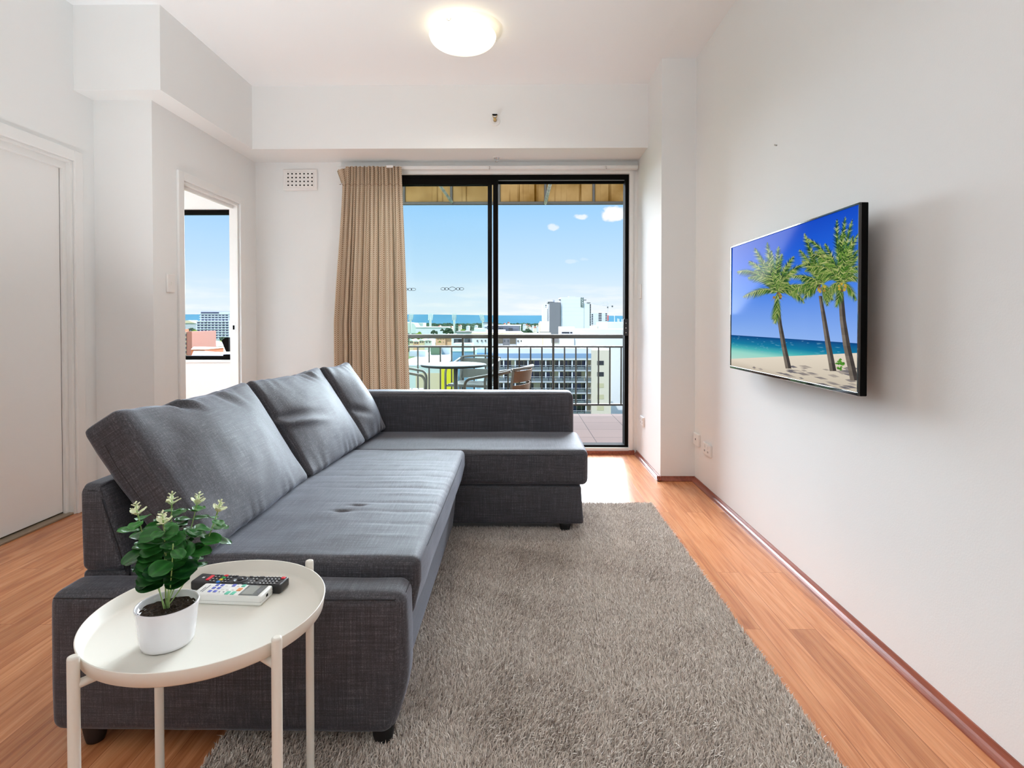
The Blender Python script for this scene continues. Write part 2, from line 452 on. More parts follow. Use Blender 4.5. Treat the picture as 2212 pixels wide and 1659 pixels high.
struct('trim_1', MB().box(OX0 - .06, .93, YW - .03, YW + .01, 0, .03).box(.925, XP - .026, YW - .035, YW, 0, .034), M['woodtrim'], 'timber strip below the balcony door')
struct('trim_2', MB().box(OX0, OX1, YW - .012, YW + .05, .03, .052), M['trim'], 'white sill edge below the balcony door')
c = MB().box(.927, .957, YW - .014, YW + .02, .034, 2.40).box(OX0, .9265, YW - .014, YW + .0195, 2.3485, 2.40)
struct('trim_3', c, M['trim'], 'white lining around the balcony door')
# ---- sliding balcony door
FX0, FX1, FZ0, FZ1 = -1.34, .927, .052, 2.348
c = MB().box(FX0, FX1, YW + .02, YW + .12, FZ1 - .034, FZ1).box(FX0, FX1, YW + .02, YW + .12, FZ0, FZ0 + .018)
c.box(FX0, FX0 + .03, YW + .0205, YW + .1195, FZ0 + .018, FZ1 - .034).box(FX1 - .03, FX1, YW + .0205, YW + .1195, FZ0 + .018, FZ1 - .034)
o = struct('window_1', c, M['black'], 'black aluminium sliding balcony door')
c = MB().box(-.19, FX1 - .03, YW + .062, YW + .065, FZ1 - .041, FZ1 - .034).box(-.19, FX1 - .03, YW + .09, YW + .11, FZ1 - .058, FZ1 - .034, 1)
c.build('top_track', [M['alu'], M['black']], o)
def panel(name, x0, x1, y, gl, wl, wr, top):
    c = MB().box(x0, x0 + wl, y, y + .03, FZ0 + .018, FZ1 - .034).box(x1 - wr, x1, y, y + .03, FZ0 + .018, FZ1 - .034)
    c.box(x0 + wl, x1 - wr, y, y + .03, FZ1 - .034 - top, FZ1 - .034).box(x0 + wl, x1 - wr, y, y + .03, FZ0 + .018, FZ0 + .08)
    q = c.build(name, M['black'], o)
    g = MB().box(x0 + wl, x1 - wr, y + .013, y + .017, FZ0 + .08, FZ1 - .034 - top).build('pane', gl, q)
    return q
fx = panel('fixed_panel', FX0 + .03, -.172, YW + .024, M['glass'], .04, .042, .042)
sl = panel('sliding_panel', FX0 + .05, -.226, YW + .072, M['glass'], .04, .036, .042)
# safety decal on the fixed pane
c = MB()
def decal(cx, cz, s):
    y = YW + .0355
    def ell(x, z, a, b, w=.0022, seg=16):
        pts = [(x + a * math.cos(2 * math.pi * k / seg), y, z + b * math.sin(2 * math.pi * k / seg)) for k in range(seg + 1)]
        c.tube(pts, w * .7, 5, caps=False)
    def lens(x, z, a, b):
        for sg in (1, -1):
            c.tube([(x - a + 2 * a * k / 8, y, z + sg * b * (1 - abs(k / 4 - 1) ** 1.3)) for k in range(9)], .0018, 5)
    lens(cx, cz, .036 * s, .018 * s)
    for sg in (-1, 1):
        ell(cx + sg * .05 * s, cz, .017 * s, .011 * s); ell(cx + sg * .080 * s, cz, .020 * s, .011 * s)
        c.tube([(cx + sg * .064 * s, y, cz - .003), (cx + sg * .064 * s, y, cz + .003)], .003, 6)
        c.tube([(cx + sg * .034 * s, y, cz - .006), (cx + sg * .034 * s, y, cz + .006)], .003, 6)
decal(at(977, 624, 1, YW + .035).x, at(977, 624, 1, YW + .035).z, .98)
decal(at(873, 625, 1, YW + .035).x, at(873, 625, 1, YW + .035).z, .98)
c.build('safety_decal', M['dark'], fx)['label'] = 'thin black chain pattern on the glass'
MB().rbox(FX1 - .046, FX1 - .006, YW + .004, YW + .024, .995, 1.135, .004, 2).build('door_lock', M['blackpl'], o)
for z in (1.02, 1.06, 1.10):
    MB().lathe([(0, -.002), (.004, -.002), (.004, 0)], (FX1 - .024, YW + .004, z), 10, axis=1).build('lock_screw', M['chrome'], o)
# ---- curtain rail
rail = thing('curtain_rail', 'white slim curtain rail above the balcony door', 'curtain rail', (0, YW - .04, 2.39))
MB().rbox(-1.50, .985, YW - .075, YW - .015, 2.372, 2.40, .004, 2).build('rail', M['trim'], rail)
for x in (at(1057, 368, 1, YW - .09).x, at(1310, 367, 1, YW - .09).x):
    MB().tube([(x, YW - .077, 2.39), (x, YW - .085, 2.382), (x, YW - .078, 2.370)], .0035, 8).build('curtain_glider', M['chrome'], rail)
# ---- curtain: a pleated sheet
def curtain():
    nu, nv = 420, 70
    rnd = random.Random(3)
    folds = 17
    ph = [rnd.uniform(-.5, .5) for _ in range(folds + 2)]; am = [rnd.uniform(.55, 1.15) for _ in range(folds + 2)]
    vs, uv, fs = [], [], []
    for j in range(nv + 1):
        t = j / nv
        z = 2.385 - (2.385 - .07) * t
        k = min(1, t / .55)
        xl = -1.445 - .075 * k ** 1.2; xr = -.962 + .055 * min(1, t / .8)
        hd = t < .055
        for i in range(nu + 1):
            s = i / nu
            q = s * folds; a = int(q)
            fr = q - a
            ampl = (am[a] * (1 - fr) + am[a + 1] * fr)
            # tight gathers at the header melt into broader folds
            g = math.sin(2 * math.pi * (q + .22 * math.sin(q * 1.7)))
            g2 = math.sin(2 * math.pi * q * 2 + 1.1)
            big = math.sin(2 * math.pi * (q * .47 + .3) + .5 * math.sin(3 * t))
            wl = max(0, min(1, (t - .05) / .35))
            y = .016 * ampl * g * (.7 + .5 * wl) + .007 * g2 * (1 - .7 * wl) + .022 * big * wl
            x = xl + (xr - xl) * s + .010 * math.cos(2 * math.pi * q) * ampl * (.4 + .6 * wl)
            z2 = z + (.004 * math.sin(q * 5.1) if hd else 0)
            if .06 < t < .085: y *= .55
            if hd and s < .09: x -= (.09 - s) * .55 * (1 - t / .055); z2 -= .035 * (.09 - s) / .09
            if hd and t < .01: z2 += .004 * g
            # a belly in the right-hand third
            bl = math.exp(-((s - .72) / .10) ** 2) * math.exp(-((t - .62) / .3) ** 2)
            y -= .03 * bl
            vs.append((x, YW - .115 + y, z2)); uv.append((s * 1.5, t * 2.35))
    for j in range(nv):
        for i in range(nu):
            a = j * (nu + 1) + i
            fs.append((a, a + 1, a + nu + 2, a + nu + 1))
    m = MB(); m.add(vs, fs, 0, True); m.uv = uv
    cu = thing('curtain', 'tan trellis patterned curtain bunched left of the balcony door', 'curtain', (-1.2, YW - .115, .07))
    m.build('drape', M['curtain'], cu)
    # gather cord and its loose white heading tape
    c = MB()
    for k in range(24):
        x = -1.45 + .48 * k / 23
        c.tube([(x - .010, YW - .143, 2.232 + .007 * math.sin(k * 2.3)), (x, YW - .149, 2.224 + .007 * math.sin(k * 2.3 + 1)), (x + .006, YW - .143, 2.230 + .007 * math.sin(k * 2.3 + 2))], .0017, 6)
    c.build('gather_stitching', M['curtaind'], cu)
    MB().rbox(-1.075, -1.022, YW - .147, YW - .144, 2.366, 2.386, .001, 1).build('heading_tape', M['trim'], cu)['label'] = 'loose white heading tape'
M['curtaind'] = mat('dark_brown_thread', srgb(112, 84, 60), .9)
curtain()
# ---- vent
v = thing('wall_vent', 'white square-holed wall vent left of the curtain', 'vent', (-1.832, YW - .02, 2.213))
MB().rbox(-1.977, -1.688, YW - .016, YW, 2.213, 2.392, .008, 3).build('cover', M['plastic'], v)
MB().rbox(-1.948, -1.716, YW - .021, YW - .012, 2.238, 2.370, .006, 2).build('face_panel', M['plastic'], v)
hole = MB().box(-.0055, .0055, -.001, .001, -.0055, .0055)
h0 = None
for i in range(7):
    for j in range(4):
        lx, lz = (-1.930 + i * .0335) + 1.832, (2.256 + j * .0318) - 2.213
        if h0 is None: h0 = hole.build('vent_hole', M['dark'], v, local=True); q = h0
        else: q = h0.copy(); COL.objects.link(q)
        q.location = (lx, -.0015, lz)
# ---- ceiling lamp
LX, LY = -.345, 3.50
lamp = thing('ceiling_lamp', 'round frosted glass ceiling lamp glowing warm', 'ceiling lamp', (LX, LY, ZC))
m, t, p = nt('lit_frosted_glass')
p.inputs['Base Color'].default_value = (.9, .88, .8, 1); p.inputs['Roughness'].default_value = .25
o_ = t.nodes.new('ShaderNodeTexCoord').outputs['Object']
sp = noise_n(t, mapping(t, o_, (6, 6, 2)), 1, 1)
t.links.new(ramp(t, sp, [(.35, (1, .80, .50, 1)), (.55, (1, .93, .74, 1)), (.68, (1, .97, .86, 1))]), p.inputs['Emission Color'])
p.inputs['Emission Strength'].default_value = LAMP
M['lampglass'] = m
m = mat('warm_lit_lamp_base', (.9, .85, .7, 1), .5, emit=((1, .78, .38, 1), LAMPW))
MB().lathe([(0, 0), (.16, 0), (.16, -.05), (.0, -.05)], (LX, LY, ZC), 48).build('base', m, lamp)
prof = [(.205, -.058), (.207, -.062), (.203, -.068)] + [(.203 * math.cos(a), -.068 - .072 * math.sin(a)) for a in np.linspace(.12, math.pi / 2, 14)]
MB().lathe([(.0, -.058)] + prof, (LX, LY, ZC), 64).build('glass_shade', M['lampglass'], lamp)
for a in (R(-107), R(13), R(133)):
    x, y = LX + .206 * math.cos(a), LY + .206 * math.sin(a)
    d = Vector((math.cos(a), math.sin(a), 0)); s = Vector((-d.y, d.x, 0)); b = Vector((x, y, ZC - .055))
    pts = [b + s * (.013 * math.cos(q)) + d * .003 + Vector((0, 0, -.016 * math.sin(q))) for q in np.linspace(0, math.pi, 9)]
    MB().tube(pts, .0018, 6).build('retaining_clip', M['chrome'], lamp)
# ---- sprinklers
s1 = thing('fire_sprinkler', 'brass sidewall sprinkler on the bulkhead face', 'sprinkler', (-.181, YB, 2.665))
MB().lathe([(0, -.004), (.034, -.006), (.040, -.002), (.040, 0)], (-.181, YB, 2.660), 32, axis=1).build('escutcheon', M['plastic'], s1)
c = MB().lathe([(0, -.05), (.008, -.05), (.010, -.03), (.014, -.006), (0, -.004)], (-.181, YB, 2.665), 16, axis=1)
c.build('nozzle', M['brass'], s1)
MB().tube([(-.181, YB - .03, 2.668), (-.195, YB - .04, 2.678), (-.195, YB - .055, 2.684)], .003, 6).tube([(-.181, YB - .03, 2.668), (-.167, YB - .04, 2.678), (-.167, YB - .055, 2.684)], .003, 6).build('yoke', M['brass'], s1)
MB().rbox(-.200, -.162, YB - .06, YB - .03, 2.690, 2.694, .001, 1).build('deflector', M['black'], s1)
s2 = thing('fire_sprinkler', 'small chrome sprinkler under the bulkhead soffit', 'sprinkler', (-.178, 4.60, ZB))
MB().lathe([(0, -.004), (.028, -.005), (.034, -.001), (.034, 0)], (-.178, 4.60, ZB), 32).build('escutcheon', M['plastic'], s2)
MB().lathe([(0, -.014), (.022, -.010), (.018, -.004), (0, -.004)], (-.178, 4.60, ZB), 24).build('cup', M['chrome'], s2)
MB().tube([(-.178, 4.60, ZB - .01), (-.178, 4.60, ZB - .036)], .003, 8).lathe([(0, -.036), (.013, -.036), (.013, -.038), (0, -.038)], (-.178, 4.60, ZB), 16).build('deflector', M['chrome'], s2)
# ---- switches and sockets
def plate(name, label, cat, wall, a0, a1, z0, z1, rockers, th=.012):
    """wall: ('x', X, dir) plate on a wall facing +-x"""
    ax, X, d = wall
    e = thing(name, label, cat, (X, (a0 + a1) / 2, z0))
    x0, x1 = (X, X + th) if d > 0 else (X - th, X)
    MB().rbox(x0, x1, a0, a1, z0, z1, .004, 3).build('plate', M['plastic'], e)
    f = x1 if d > 0 else x0
    for (kind, u, v, su, sv) in rockers:
        y = a0 + (a1 - a0) * u; z = z0 + (z1 - z0) * v
        c = MB()
        if kind == 'rocker':
            c.rbox(min(f - .001 * d, f + .005 * d), max(f - .001 * d, f + .005 * d), y - su, y + su, z - sv, z + sv, .0015, 2); c.build('rocker', M['plastic'], e)
        else:
            c.box(min(f - .001 * d, f + .0006 * d), max(f - .001 * d, f + .0006 * d), y - su, y + su, z - sv, z + sv); c.build(kind, M['dark'] if kind != 'screw_cap' else M['trim'], e)
    return e
plate('light_switch', 'white light switch beside the bedroom doorway', 'switch', ('x', XL, 1), 3.512, 3.588, 1.30, 1.416, [('rocker', .5, .5, .006, .009)])
plate('light_switch', 'slim white switch on the pillar side by the balcony door', 'switch', ('x', XP, -1), 4.560, 4.632, 1.300, 1.418, [('rocker', .5, .55, .005, .008)])
plate('power_socket', 'white double power socket low on the pillar side', 'socket', ('x', XP, -1), 4.44, 4.56, .283, .356, [('rocker', .25, .74, .006, .009), ('rocker', .72, .74, .006, .009), ('pin_slot', .25, .32, .002, .006), ('pin_slot', .72, .32, .002, .006)])
plate('aerial_socket', 'square white aerial socket next to the pillar corner', 'socket', ('x', XR, -1), 3.815, 3.925, .262, .345, [('aerial_hole', .55, .52, .006, .006)], .016)
plate('power_socket', 'white double power socket low on the television wall', 'socket', ('x', XR, -1), 3.585, 3.725, .245, .322, [('rocker', .28, .74, .007, .010), ('rocker', .72, .74, .007, .010), ('pin_slot', .28, .34, .002, .006), ('pin_slot', .72, .34, .002, .006), ('pin_slot', .36, .34, .002, .006), ('pin_slot', .80, .34, .002, .006)], .014)
n = at(1678, 314, 0, XR)
nl = MB().tube([(XR, n.y, n.z), (XR - .012, n.y, n.z + .003)], .0035, 8).build('wall_plug', M['alu'])
tag(nl, 'small grey wall plug left in the wall above the television', 'wall plug')
# ---- television
tv = thing('television', 'wall mounted flat television showing palm trees on a beach', 'television', (1.15, 2.457, .87))
TX, TY0, TY1, TZ0, TZ1 = 1.134, 1.885, 3.018, .868, 1.514
c = MB().rbox(TX + .003, TX + .028, TY0, TY1, TZ0, TZ1, .002, 1)
c.build('back_shell', M['dark'], tv)
c = MB()
bz = .007
for (y0, y1, z0, z1) in ((TY0, TY1, TZ1 - bz, TZ1), (TY0, TY1, TZ0, TZ0 + .013), (TY0, TY0 + bz, TZ0 + .013, TZ1 - bz), (TY1 - bz, TY1, TZ0 + .013, TZ1 - bz)):
    c.rbox(TX - .003, TX + .006, y0, y1, z0, z1, .0015, 2)
m = mat('gloss_black_bezel', (.012, .012, .014, 1), .06, spec=.6, coat=.6)
c.build('bezel', m, tv)
MB().rbox(TX + .026, TX + .06, TY0 + .3, TY1 - .3, TZ0 + .08, TZ1 - .2, .01, 2).build('electronics_housing', M['blackpl'], tv)
MB().box(TX + .06, XR - .013, 2.33, 2.36, TZ0 + .15, TZ1 - .2).box(TX + .06, XR - .013, 2.56, 2.59, TZ0 + .15, TZ1 - .2).box(XR - .013, XR - .001, 2.2, 2.72, TZ0 + .2, TZ1 - .25).build('wall_bracket', M['black'], tv)
# ---- the picture on the television: flat coloured shapes on the panel
PV, PF, PC = [], [], []
def scr(x, y):
    q = at(1560 + x / 3.6056, 420 + y / 3.6056, 0, TX)
    return (q.y, q.z)
def pic(poly, cols, layer):
    """poly [(y,z)] on the panel, one colour for all or one per corner"""
    b = len(PV)
    if not isinstance(cols, list): cols = [cols] * len(poly)
    for (y, z), c in zip(poly, cols):
        PV.append((TX + .0012 - layer * .00008, min(TY1 - bz, max(TY0 + bz, y)), min(TZ1 - bz, max(TZ0 + .013, z)))); PC.append(c)
    PF.append(tuple(range(b, b + len(poly))))
ya, yb = TY0 + bz, TY1 - bz
zt, zb = TZ1 - bz, TZ0 + .013
hz = (scr(100, 1121)[1] + scr(1060, 1121)[1]) / 2
rp = random.Random(11)
sky = [(zt, srgb(14, 72, 196)), (zt - .10, srgb(26, 92, 214)), (zt - .24, srgb(60, 124, 228)), (hz, srgb(140, 178, 240))]
for (z0, c0), (z1, c1) in zip(sky, sky[1:]): pic([(ya, z0), (yb, z0), (yb, z1), (ya, z1)], [c0, c0, c1, c1], 0)
sea = [(hz, srgb(8, 66, 128)), (hz - .014, srgb(6, 92, 146)), (hz - .04, srgb(10, 122, 160)), (hz - .062, srgb(70, 176, 180)), (hz - .085, srgb(150, 214, 200)), (hz - .2, srgb(200, 220, 205))]
for (z0, c0), (z1, c1) in zip(sea, sea[1:]): pic([(ya, z0), (yb, z0), (yb, z1), (ya, z1)], [c0, c0, c1, c1], 0)
sL, sR = scr(95, 1285)[1], scr(1060, 1235)[1]
s1_, s2_ = srgb(226, 214, 196), srgb(196, 184, 166)
pic([(yb, sL), (ya, sR), (ya, zb), (yb, zb)], [s1_, s1_, s2_, s2_], 1)
for k in range(70):     # foam flecks on the sea
    y = rp.uniform(ya, yb); z = rp.uniform(hz - .075, hz - .006)
    pic([(y, z), (y + rp.uniform(.01, .05), z + .0006), (y + .02, z - .0012)], srgb(120, 180, 200), 1)
for k in range(60):     # palm shade on the sand
    x = rp.uniform(120, 1040); yy = rp.uniform(1330, 1500)
    a = scr(x, yy); L_ = rp.uniform(.03, .12); h_ = rp.uniform(.002, .006)
    g = srgb(*(rp.choice([(112, 108, 112), (140, 132, 128), (168, 158, 148)])))
    pic([a, (a[0] - L_ * .5, a[1] + h_), (a[0] - L_, a[1]), (a[0] - L_ * .5, a[1] - h_)], g, 2)
def trunk(pts, w0, w1):
    n = len(pts)
    for i in range(n - 1):
        for k in range(7):
            t0, t1 = k / 7, (k + 1) / 7
            ax_, ay_ = pts[i]; bx, by = pts[i + 1]
            wA = w0 + (w1 - w0) * (i + t0) / (n - 1); wB = w0 + (w1 - w0) * (i + t1) / (n - 1)
            p0 = (ax_ + (bx - ax_) * t0, ay_ + (by - ay_) * t0); p1 = (ax_ + (bx - ax_) * t1, ay_ + (by - ay_) * t1)
            d = rp.uniform(.8, 1.15)
            cl = tuple(min(1, c * d) for c in srgb(118, 108, 98)[:3]) + (1,); cr = tuple(min(1, c * d) for c in srgb(66, 60, 58)[:3]) + (1,)
            pic([scr(p0[0] - wA / 2, p0[1]), scr(p0[0], p0[1]), scr(p1[0], p1[1]), scr(p1[0] - wB / 2, p1[1])], cl, 3)
            pic([scr(p0[0], p0[1]), scr(p0[0] + wA / 2, p0[1]), scr(p1[0] + wB / 2, p1[1]), scr(p1[0], p1[1])], cr, 3)
greens = [(52, 92, 30), (74, 118, 38), (104, 140, 56), (140, 162, 84), (36, 72, 28), (172, 180, 112), (30, 60, 30)]
def frond(c, tip, sag, layer, lw=74, n=40):
    cx, cy = c; tx, ty = tip
    mx, my = (cx + tx) / 2 + (ty - cy) * .06, (cy + ty) / 2 - sag
    P = lambda t: ((1 - t) ** 2 * cx + 2 * t * (1 - t) * mx + t * t * tx, (1 - t) ** 2 * cy + 2 * t * (1 - t) * my + t * t * ty)
    prev = P(0)
    for k in range(1, n + 1):
        t = k / n; q = P(t)
        dx, dy = q[0] - prev[0], q[1] - prev[1]
        l = math.hypot(dx, dy) or 1; dx, dy = dx / l, dy / l
        L_ = lw * (math.sin(math.pi * min(1, t * .93 + .07)) ** .6) * rp.uniform(.75, 1.1)
        for sg in (1, -1):
            ex, ey = q[0] + dx * L_ * .62 - dy * L_ * .55 * sg, q[1] + dy * L_ * .62 + dx * L_ * .55 * sg + L_ * .30
            c3 = srgb(*rp.choice(greens))
            pic([scr(prev[0], prev[1]), scr(q[0] + dx * 2, q[1] + dy * 2), scr(ex, ey)], c3, layer + rp.random())
        pic([scr(prev[0], prev[1] - 2), scr(q[0], q[1] - 2), scr(q[0], q[1] + 2), scr(prev[0], prev[1] + 2)], srgb(150, 156, 88), layer + 1)
        prev = q
def palm(tr, w0, w1, c, tips, layer):
    trunk(tr, w0, w1)
    for k, (tx, ty, sg) in enumerate(tips):
        frond(c, (tx * .82 + c[0] * .18 + rp.uniform(-30, 30), ty * .82 + c[1] * .18 + rp.uniform(-20, 40)), sg * .8, layer + k * .1 - .5)
        frond(c, (tx, ty), sg, layer + k * .1)
    for k in range(9):
        a = rp.uniform(0, 6.28); x, y = c[0] + 26 * math.cos(a), c[1] + 34 + 26 * math.sin(a)
        pic([scr(x + 11 * math.cos(q), y + 11 * math.sin(q)) for q in np.linspace(0, 5.6, 8)], srgb(*rp.choice([(190, 160, 60), (150, 120, 70), (96, 80, 60)])), layer + 3)
    for k in range(10):
        a = rp.uniform(.3, 2.9)
        pic([scr(c[0] - 5, c[1] + 20), scr(c[0] + 5, c[1] + 20), scr(c[0] + 80 * math.cos(a), c[1] + 20 + 70 * math.sin(a))], srgb(*rp.choice([(150, 128, 86), (120, 104, 66)])), layer + 1)
palm([(432, 850), (448, 1010), (480, 1190), (515, 1356)], 24, 46, (428, 760),
     [(112, 605, 130), (160, 800, 70), (205, 520, 90), (250, 415, 60), (350, 368, 20), (440, 400, 10), (300, 640, 60), (640, 545, 90), (560, 480, 60), (725, 770, 120), (640, 850, 110), (410, 1005, -40), (510, 640, 30), (350, 520, 30)], 4)
palm([(762, 790), (790, 960), (822, 1160), (862, 1376)], 26, 52, (775, 700),
     [(640, 300, 60), (600, 430, 60), (540, 640, 60), (520, 790, 100), (630, 820, 80), (900, 560, 60), (860, 830, 60), (820, 870, 40), (700, 480, 30), (850, 480, 30), (760, 420, 10)], 8)
palm([(922, 770), (938, 980), (968, 1180), (1028, 1450)], 40, 64, (935, 690),
     [(960, 168, 10), (895, 185, 20), (1015, 190, 20), (1062, 300, 40), (1062, 430, 60), (655, 345, 150), (690, 470, 130), (640, 600, 150), (730, 640, 100), (1062, 560, 60), (1062, 650, 50), (885, 880, 20), (1045, 830, 60), (820, 760, 60), (800, 380, 70), (1000, 400, 20), (760, 560, 60)], 12)
for k in range(26):     # small bush between the trunks
    a = rp.uniform(0, 6.28); x, y = 905 + 34 * math.cos(a) * rp.random(), 1315 + 50 * math.sin(a) * rp.random()
    pic([scr(x, y), scr(x + 16, y - 8), scr(x + 26, y + 4), scr(x + 12, y + 8)], srgb(*rp.choice([(90, 150, 50), (60, 118, 40)])), 10)
me = bpy.data.meshes.new('screen'); me.from_pydata([tuple(np.array(v) - np.array(tv.location)) for v in PV], [], PF)
ca = me.color_attributes.new('Col', 'FLOAT_COLOR', 'POINT')
for i, c in enumerate(PC): ca.data[i].color = c
m, t, p = nt('television_picture')
at_ = t.nodes.new('ShaderNodeAttribute'); at_.attribute_name = 'Col'
p.inputs['Base Color'].default_value = (.004, .004, .004, 1); p.inputs['Roughness'].default_value = .06
p.inputs['Specular IOR Level'].default_value = .004
t.links.new(at_.outputs['Color'], p.inputs['Emission Color']); p.inputs['Emission Strength'].default_value = .68
me.materials.append(m)
so = bpy.data.objects.new('screen', me); COL.objects.link(so); so.parent = tv; so['label'] = 'screen showing palms over a turquoise sea'
from mathutils import noise as mnoise
# ------------------------------------------------------------------ rug with its pile
RX0, RX1, RY0, RY1 = -.79, .805, 1.09, 3.405
rug = MB().rbox(RX0, RX1, RY0, RY1, .0005, .009, .003, 1).build('rug', mat('rug_backing', srgb(120, 110, 104), .95))
tag(rug, 'mottled grey-beige shag rug in front of the sofa', 'rug')
def pile():
    rg = np.random.default_rng(5)
    s = .0035
    gx, gy = np.meshgrid(np.arange(RX0 + .002, RX1, s), np.arange(RY0 + .002, RY1, s))
    x = gx.ravel() + rg.uniform(-.5, .5, gx.size) * s; y = gy.ravel() + rg.uniform(-.5, .5, gx.size) * s
    keep = ~((x < -.36) & (y > 1.62)) & ~((x < .29) & (y > 2.99) & (y < 3.36)) & (x > RX0) & (x < RX1) & (y > RY0) & (y < RY1)
    x, y = x[keep], y[keep]; n = len(x)
    f = lambda a, b, c, d: np.sin(x * a + y * b + c) * np.sin(x * -b * .8 + y * a * .7 + d)
    nap = f(9, 5, 0, 1) * .5 + f(21, 13, 2, .4) * .35 + f(3.2, 4.1, 1, 2) * .5
    ang = 1.2 + nap * 1.6 + rg.normal(0, .8, n)
    lean = np.abs(rg.normal(.55, .35, n))
    hgt = rg.uniform(.013, .023, n) * (1 + .10 * nap)
    w = rg.uniform(.0008, .0015, n)
    fa = rg.uniform(0, np.pi, n)
    wx, wy = np.cos(fa) * w, np.sin(fa) * w
    dx, dy = np.cos(ang) * lean * hgt, np.sin(ang) * lean * hgt
    z0 = .006
    V = np.zeros((n, 5, 3))
    V[:, 0] = np.c_[x - wx, y - wy, np.full(n, z0)]; V[:, 1] = np.c_[x + wx, y + wy, np.full(n, z0)]
    V[:, 2] = np.c_[x + wx + dx * .4, y + wy + dy * .4, z0 + hgt * .65]; V[:, 3] = np.c_[x - wx + dx * .4, y - wy + dy * .4, z0 + hgt * .65]
    V[:, 4] = np.c_[x + dx, y + dy, z0 + hgt * (1 - .25 * lean)]
    off = np.array(rug.location)
    me = bpy.data.meshes.new('pile')
    me.vertices.add(n * 5); me.vertices.foreach_set('co', (V - off).reshape(-1).astype(np.float32))
    b = np.arange(n)[:, None] * 5
    loops = np.concatenate([b + np.array([0, 1, 2, 3]), b + np.array([3, 2, 4])], 1).reshape(-1)
    me.loops.add(len(loops)); me.loops.foreach_set('vertex_index', loops.astype(np.int32))
    st = np.stack([np.arange(n) * 7, np.arange(n) * 7 + 4], 1).reshape(-1)
    me.polygons.add(n * 2); me.polygons.foreach_set('loop_start', st.astype(np.int32))
    tint = np.clip(rg.normal(.5, .24, n) + .10 * nap, 0, 1)
    a = me.attributes.new('tint', 'FLOAT', 'POINT'); a.data.foreach_set('value', np.repeat(tint, 5).astype(np.float32))
    me.update(calc_edges=True); me.validate()
    m, t, p = nt('shag_yarn')
    at_ = t.nodes.new('ShaderNodeAttribute'); at_.attribute_name = 'tint'
    c = ramp(t, at_.outputs['Fac'], [(0, srgb(146, 132, 122)), (.35, srgb(198, 186, 175)), (.65, srgb(228, 218, 208)), (1, srgb(248, 242, 236))])
    t.links.new(c, p.inputs['Base Color']); p.inputs['Roughness'].default_value = .8; p.inputs['Specular IOR Level'].default_value = .15
    me.materials.append(m)
    o = bpy.data.objects.new('pile', me); COL.objects.link(o); o.parent = rug; o['kind'] = 'stuff'
pile()
# ------------------------------------------------------------------ corner sofa
sofa = thing('corner_sofa', 'charcoal linen corner sofa bed with chaise', 'sofa', (-.6, 2.4, 0))
def part(mb, name, m, parent): return mb.build(name, m, parent)
def seam(pts, name='piping', parent=sofa, r=.0014):
    return MB().tube(pts, r, 6).build(name, M['piping'], parent)
FAB = M['fabric']
def nz(p, s, seed=0): return mnoise.noise(Vector((p[0] * s + seed, p[1] * s + seed * 1.7, p[2] * s - seed)))
def f_arm(p, n):
    p = p.copy()
    if p[2] < .2 and n[0] > 0: p[0] -= .035 * n[0] * ((.2 - p[2]) / .15) ** 1.4
    p += .0025 * nz(p, 7) * np.array((0, 1, .6))
    return p
arm = part(softbox((-1.218, 1.425, .05), (-.292, 1.548, .418), .032, (26, 5, 12), (.006, .006, .003), f_arm, 5), 'low_armrest', FAB, sofa)
seam([(-1.20, 1.428, .404), (-.9, 1.423, .406), (-.5, 1.423, .406), (-.318, 1.429, .404)], parent=arm)
seam([(-.318, 1.43, .404), (-.297, 1.47, .404), (-.297, 1.54, .405)], parent=arm)
seam([(-.318, 1.429, .404), (-.300, 1.436, .30), (-.302, 1.437, .2), (-.33, 1.44, .06)], parent=arm, r=.001)
part(softbox((-1.10, 1.552, .052), (-.318, 2.90, .275), .014, (8, 24, 6), (.002, 0, 0), lambda p, n: p - np.array((.022 * max(0, (.275 - p[2]) / .22) * max(0, n[0]), 0, 0)), 3), 'storage_base', FAB, sofa)
def f_seat(p, n):
    p = p.copy()
    if n[2] > .3:
        x, y = p[0], p[1]
        for (yk, xk, wx, am, wd) in ((1.93, -.42, .16, -.006, .010), (2.02, -.45, .22, -.007, .011), (2.12, -.42, .16, .005, .010), (2.20, -.48, .25, -.008, .012), (2.28, -.50, .28, .006, .011),
                                     (2.37, -.55, .28, -.007, .012), (2.46, -.52, .26, -.006, .011), (2.55, -.55, .22, .005, .010), (2.64, -.56, .2, -.005, .010), (1.82, -.40, .12, -.005, .010), (1.72, -.40, .10, .004, .01)):
            yy = yk - .25 * (x + .45) ** 2 * (1 if x > -.45 else .3)
            p[2] += .40 * am * math.exp(-((y - yy) / wd) ** 2) * math.exp(-((x - xk) / wx) ** 2)
        for (q0, q1) in ((-.570, 1.985), (-.612, 1.925)):
            p[2] -= .009 * math.exp(-((x - q0) / .028) ** 2) * math.exp(-((y - q1) / .009) ** 2)
        p[2] += .004 * nz(p, 4, 2) + .002 * nz(p, 11, 4)
    if n[0] > .5: p[0] += .003 * nz(p, 6, 3) - .022 * max(0, (.38 - p[2]) / .1) * (1 if p[2] < .38 else 0)
    return p
st = part(softbox((-1.10, 1.556, .282), (-.276, 2.885, .458), .026, (70, 130, 5), (.004, .004, .008), f_seat, 5), 'seat_cushion', FAB, sofa)
seam([(-.95, 1.562, .434), (-.6, 1.556, .436), (-.31, 1.558, .434), (-.288, 1.575, .436)], parent=st)
seam([(-.288, 1.575, .438), (-.276, 1.7, .441), (-.274, 2.2, .443), (-.276, 2.7, .442), (-.288, 2.862, .440)], parent=st, r=.001)
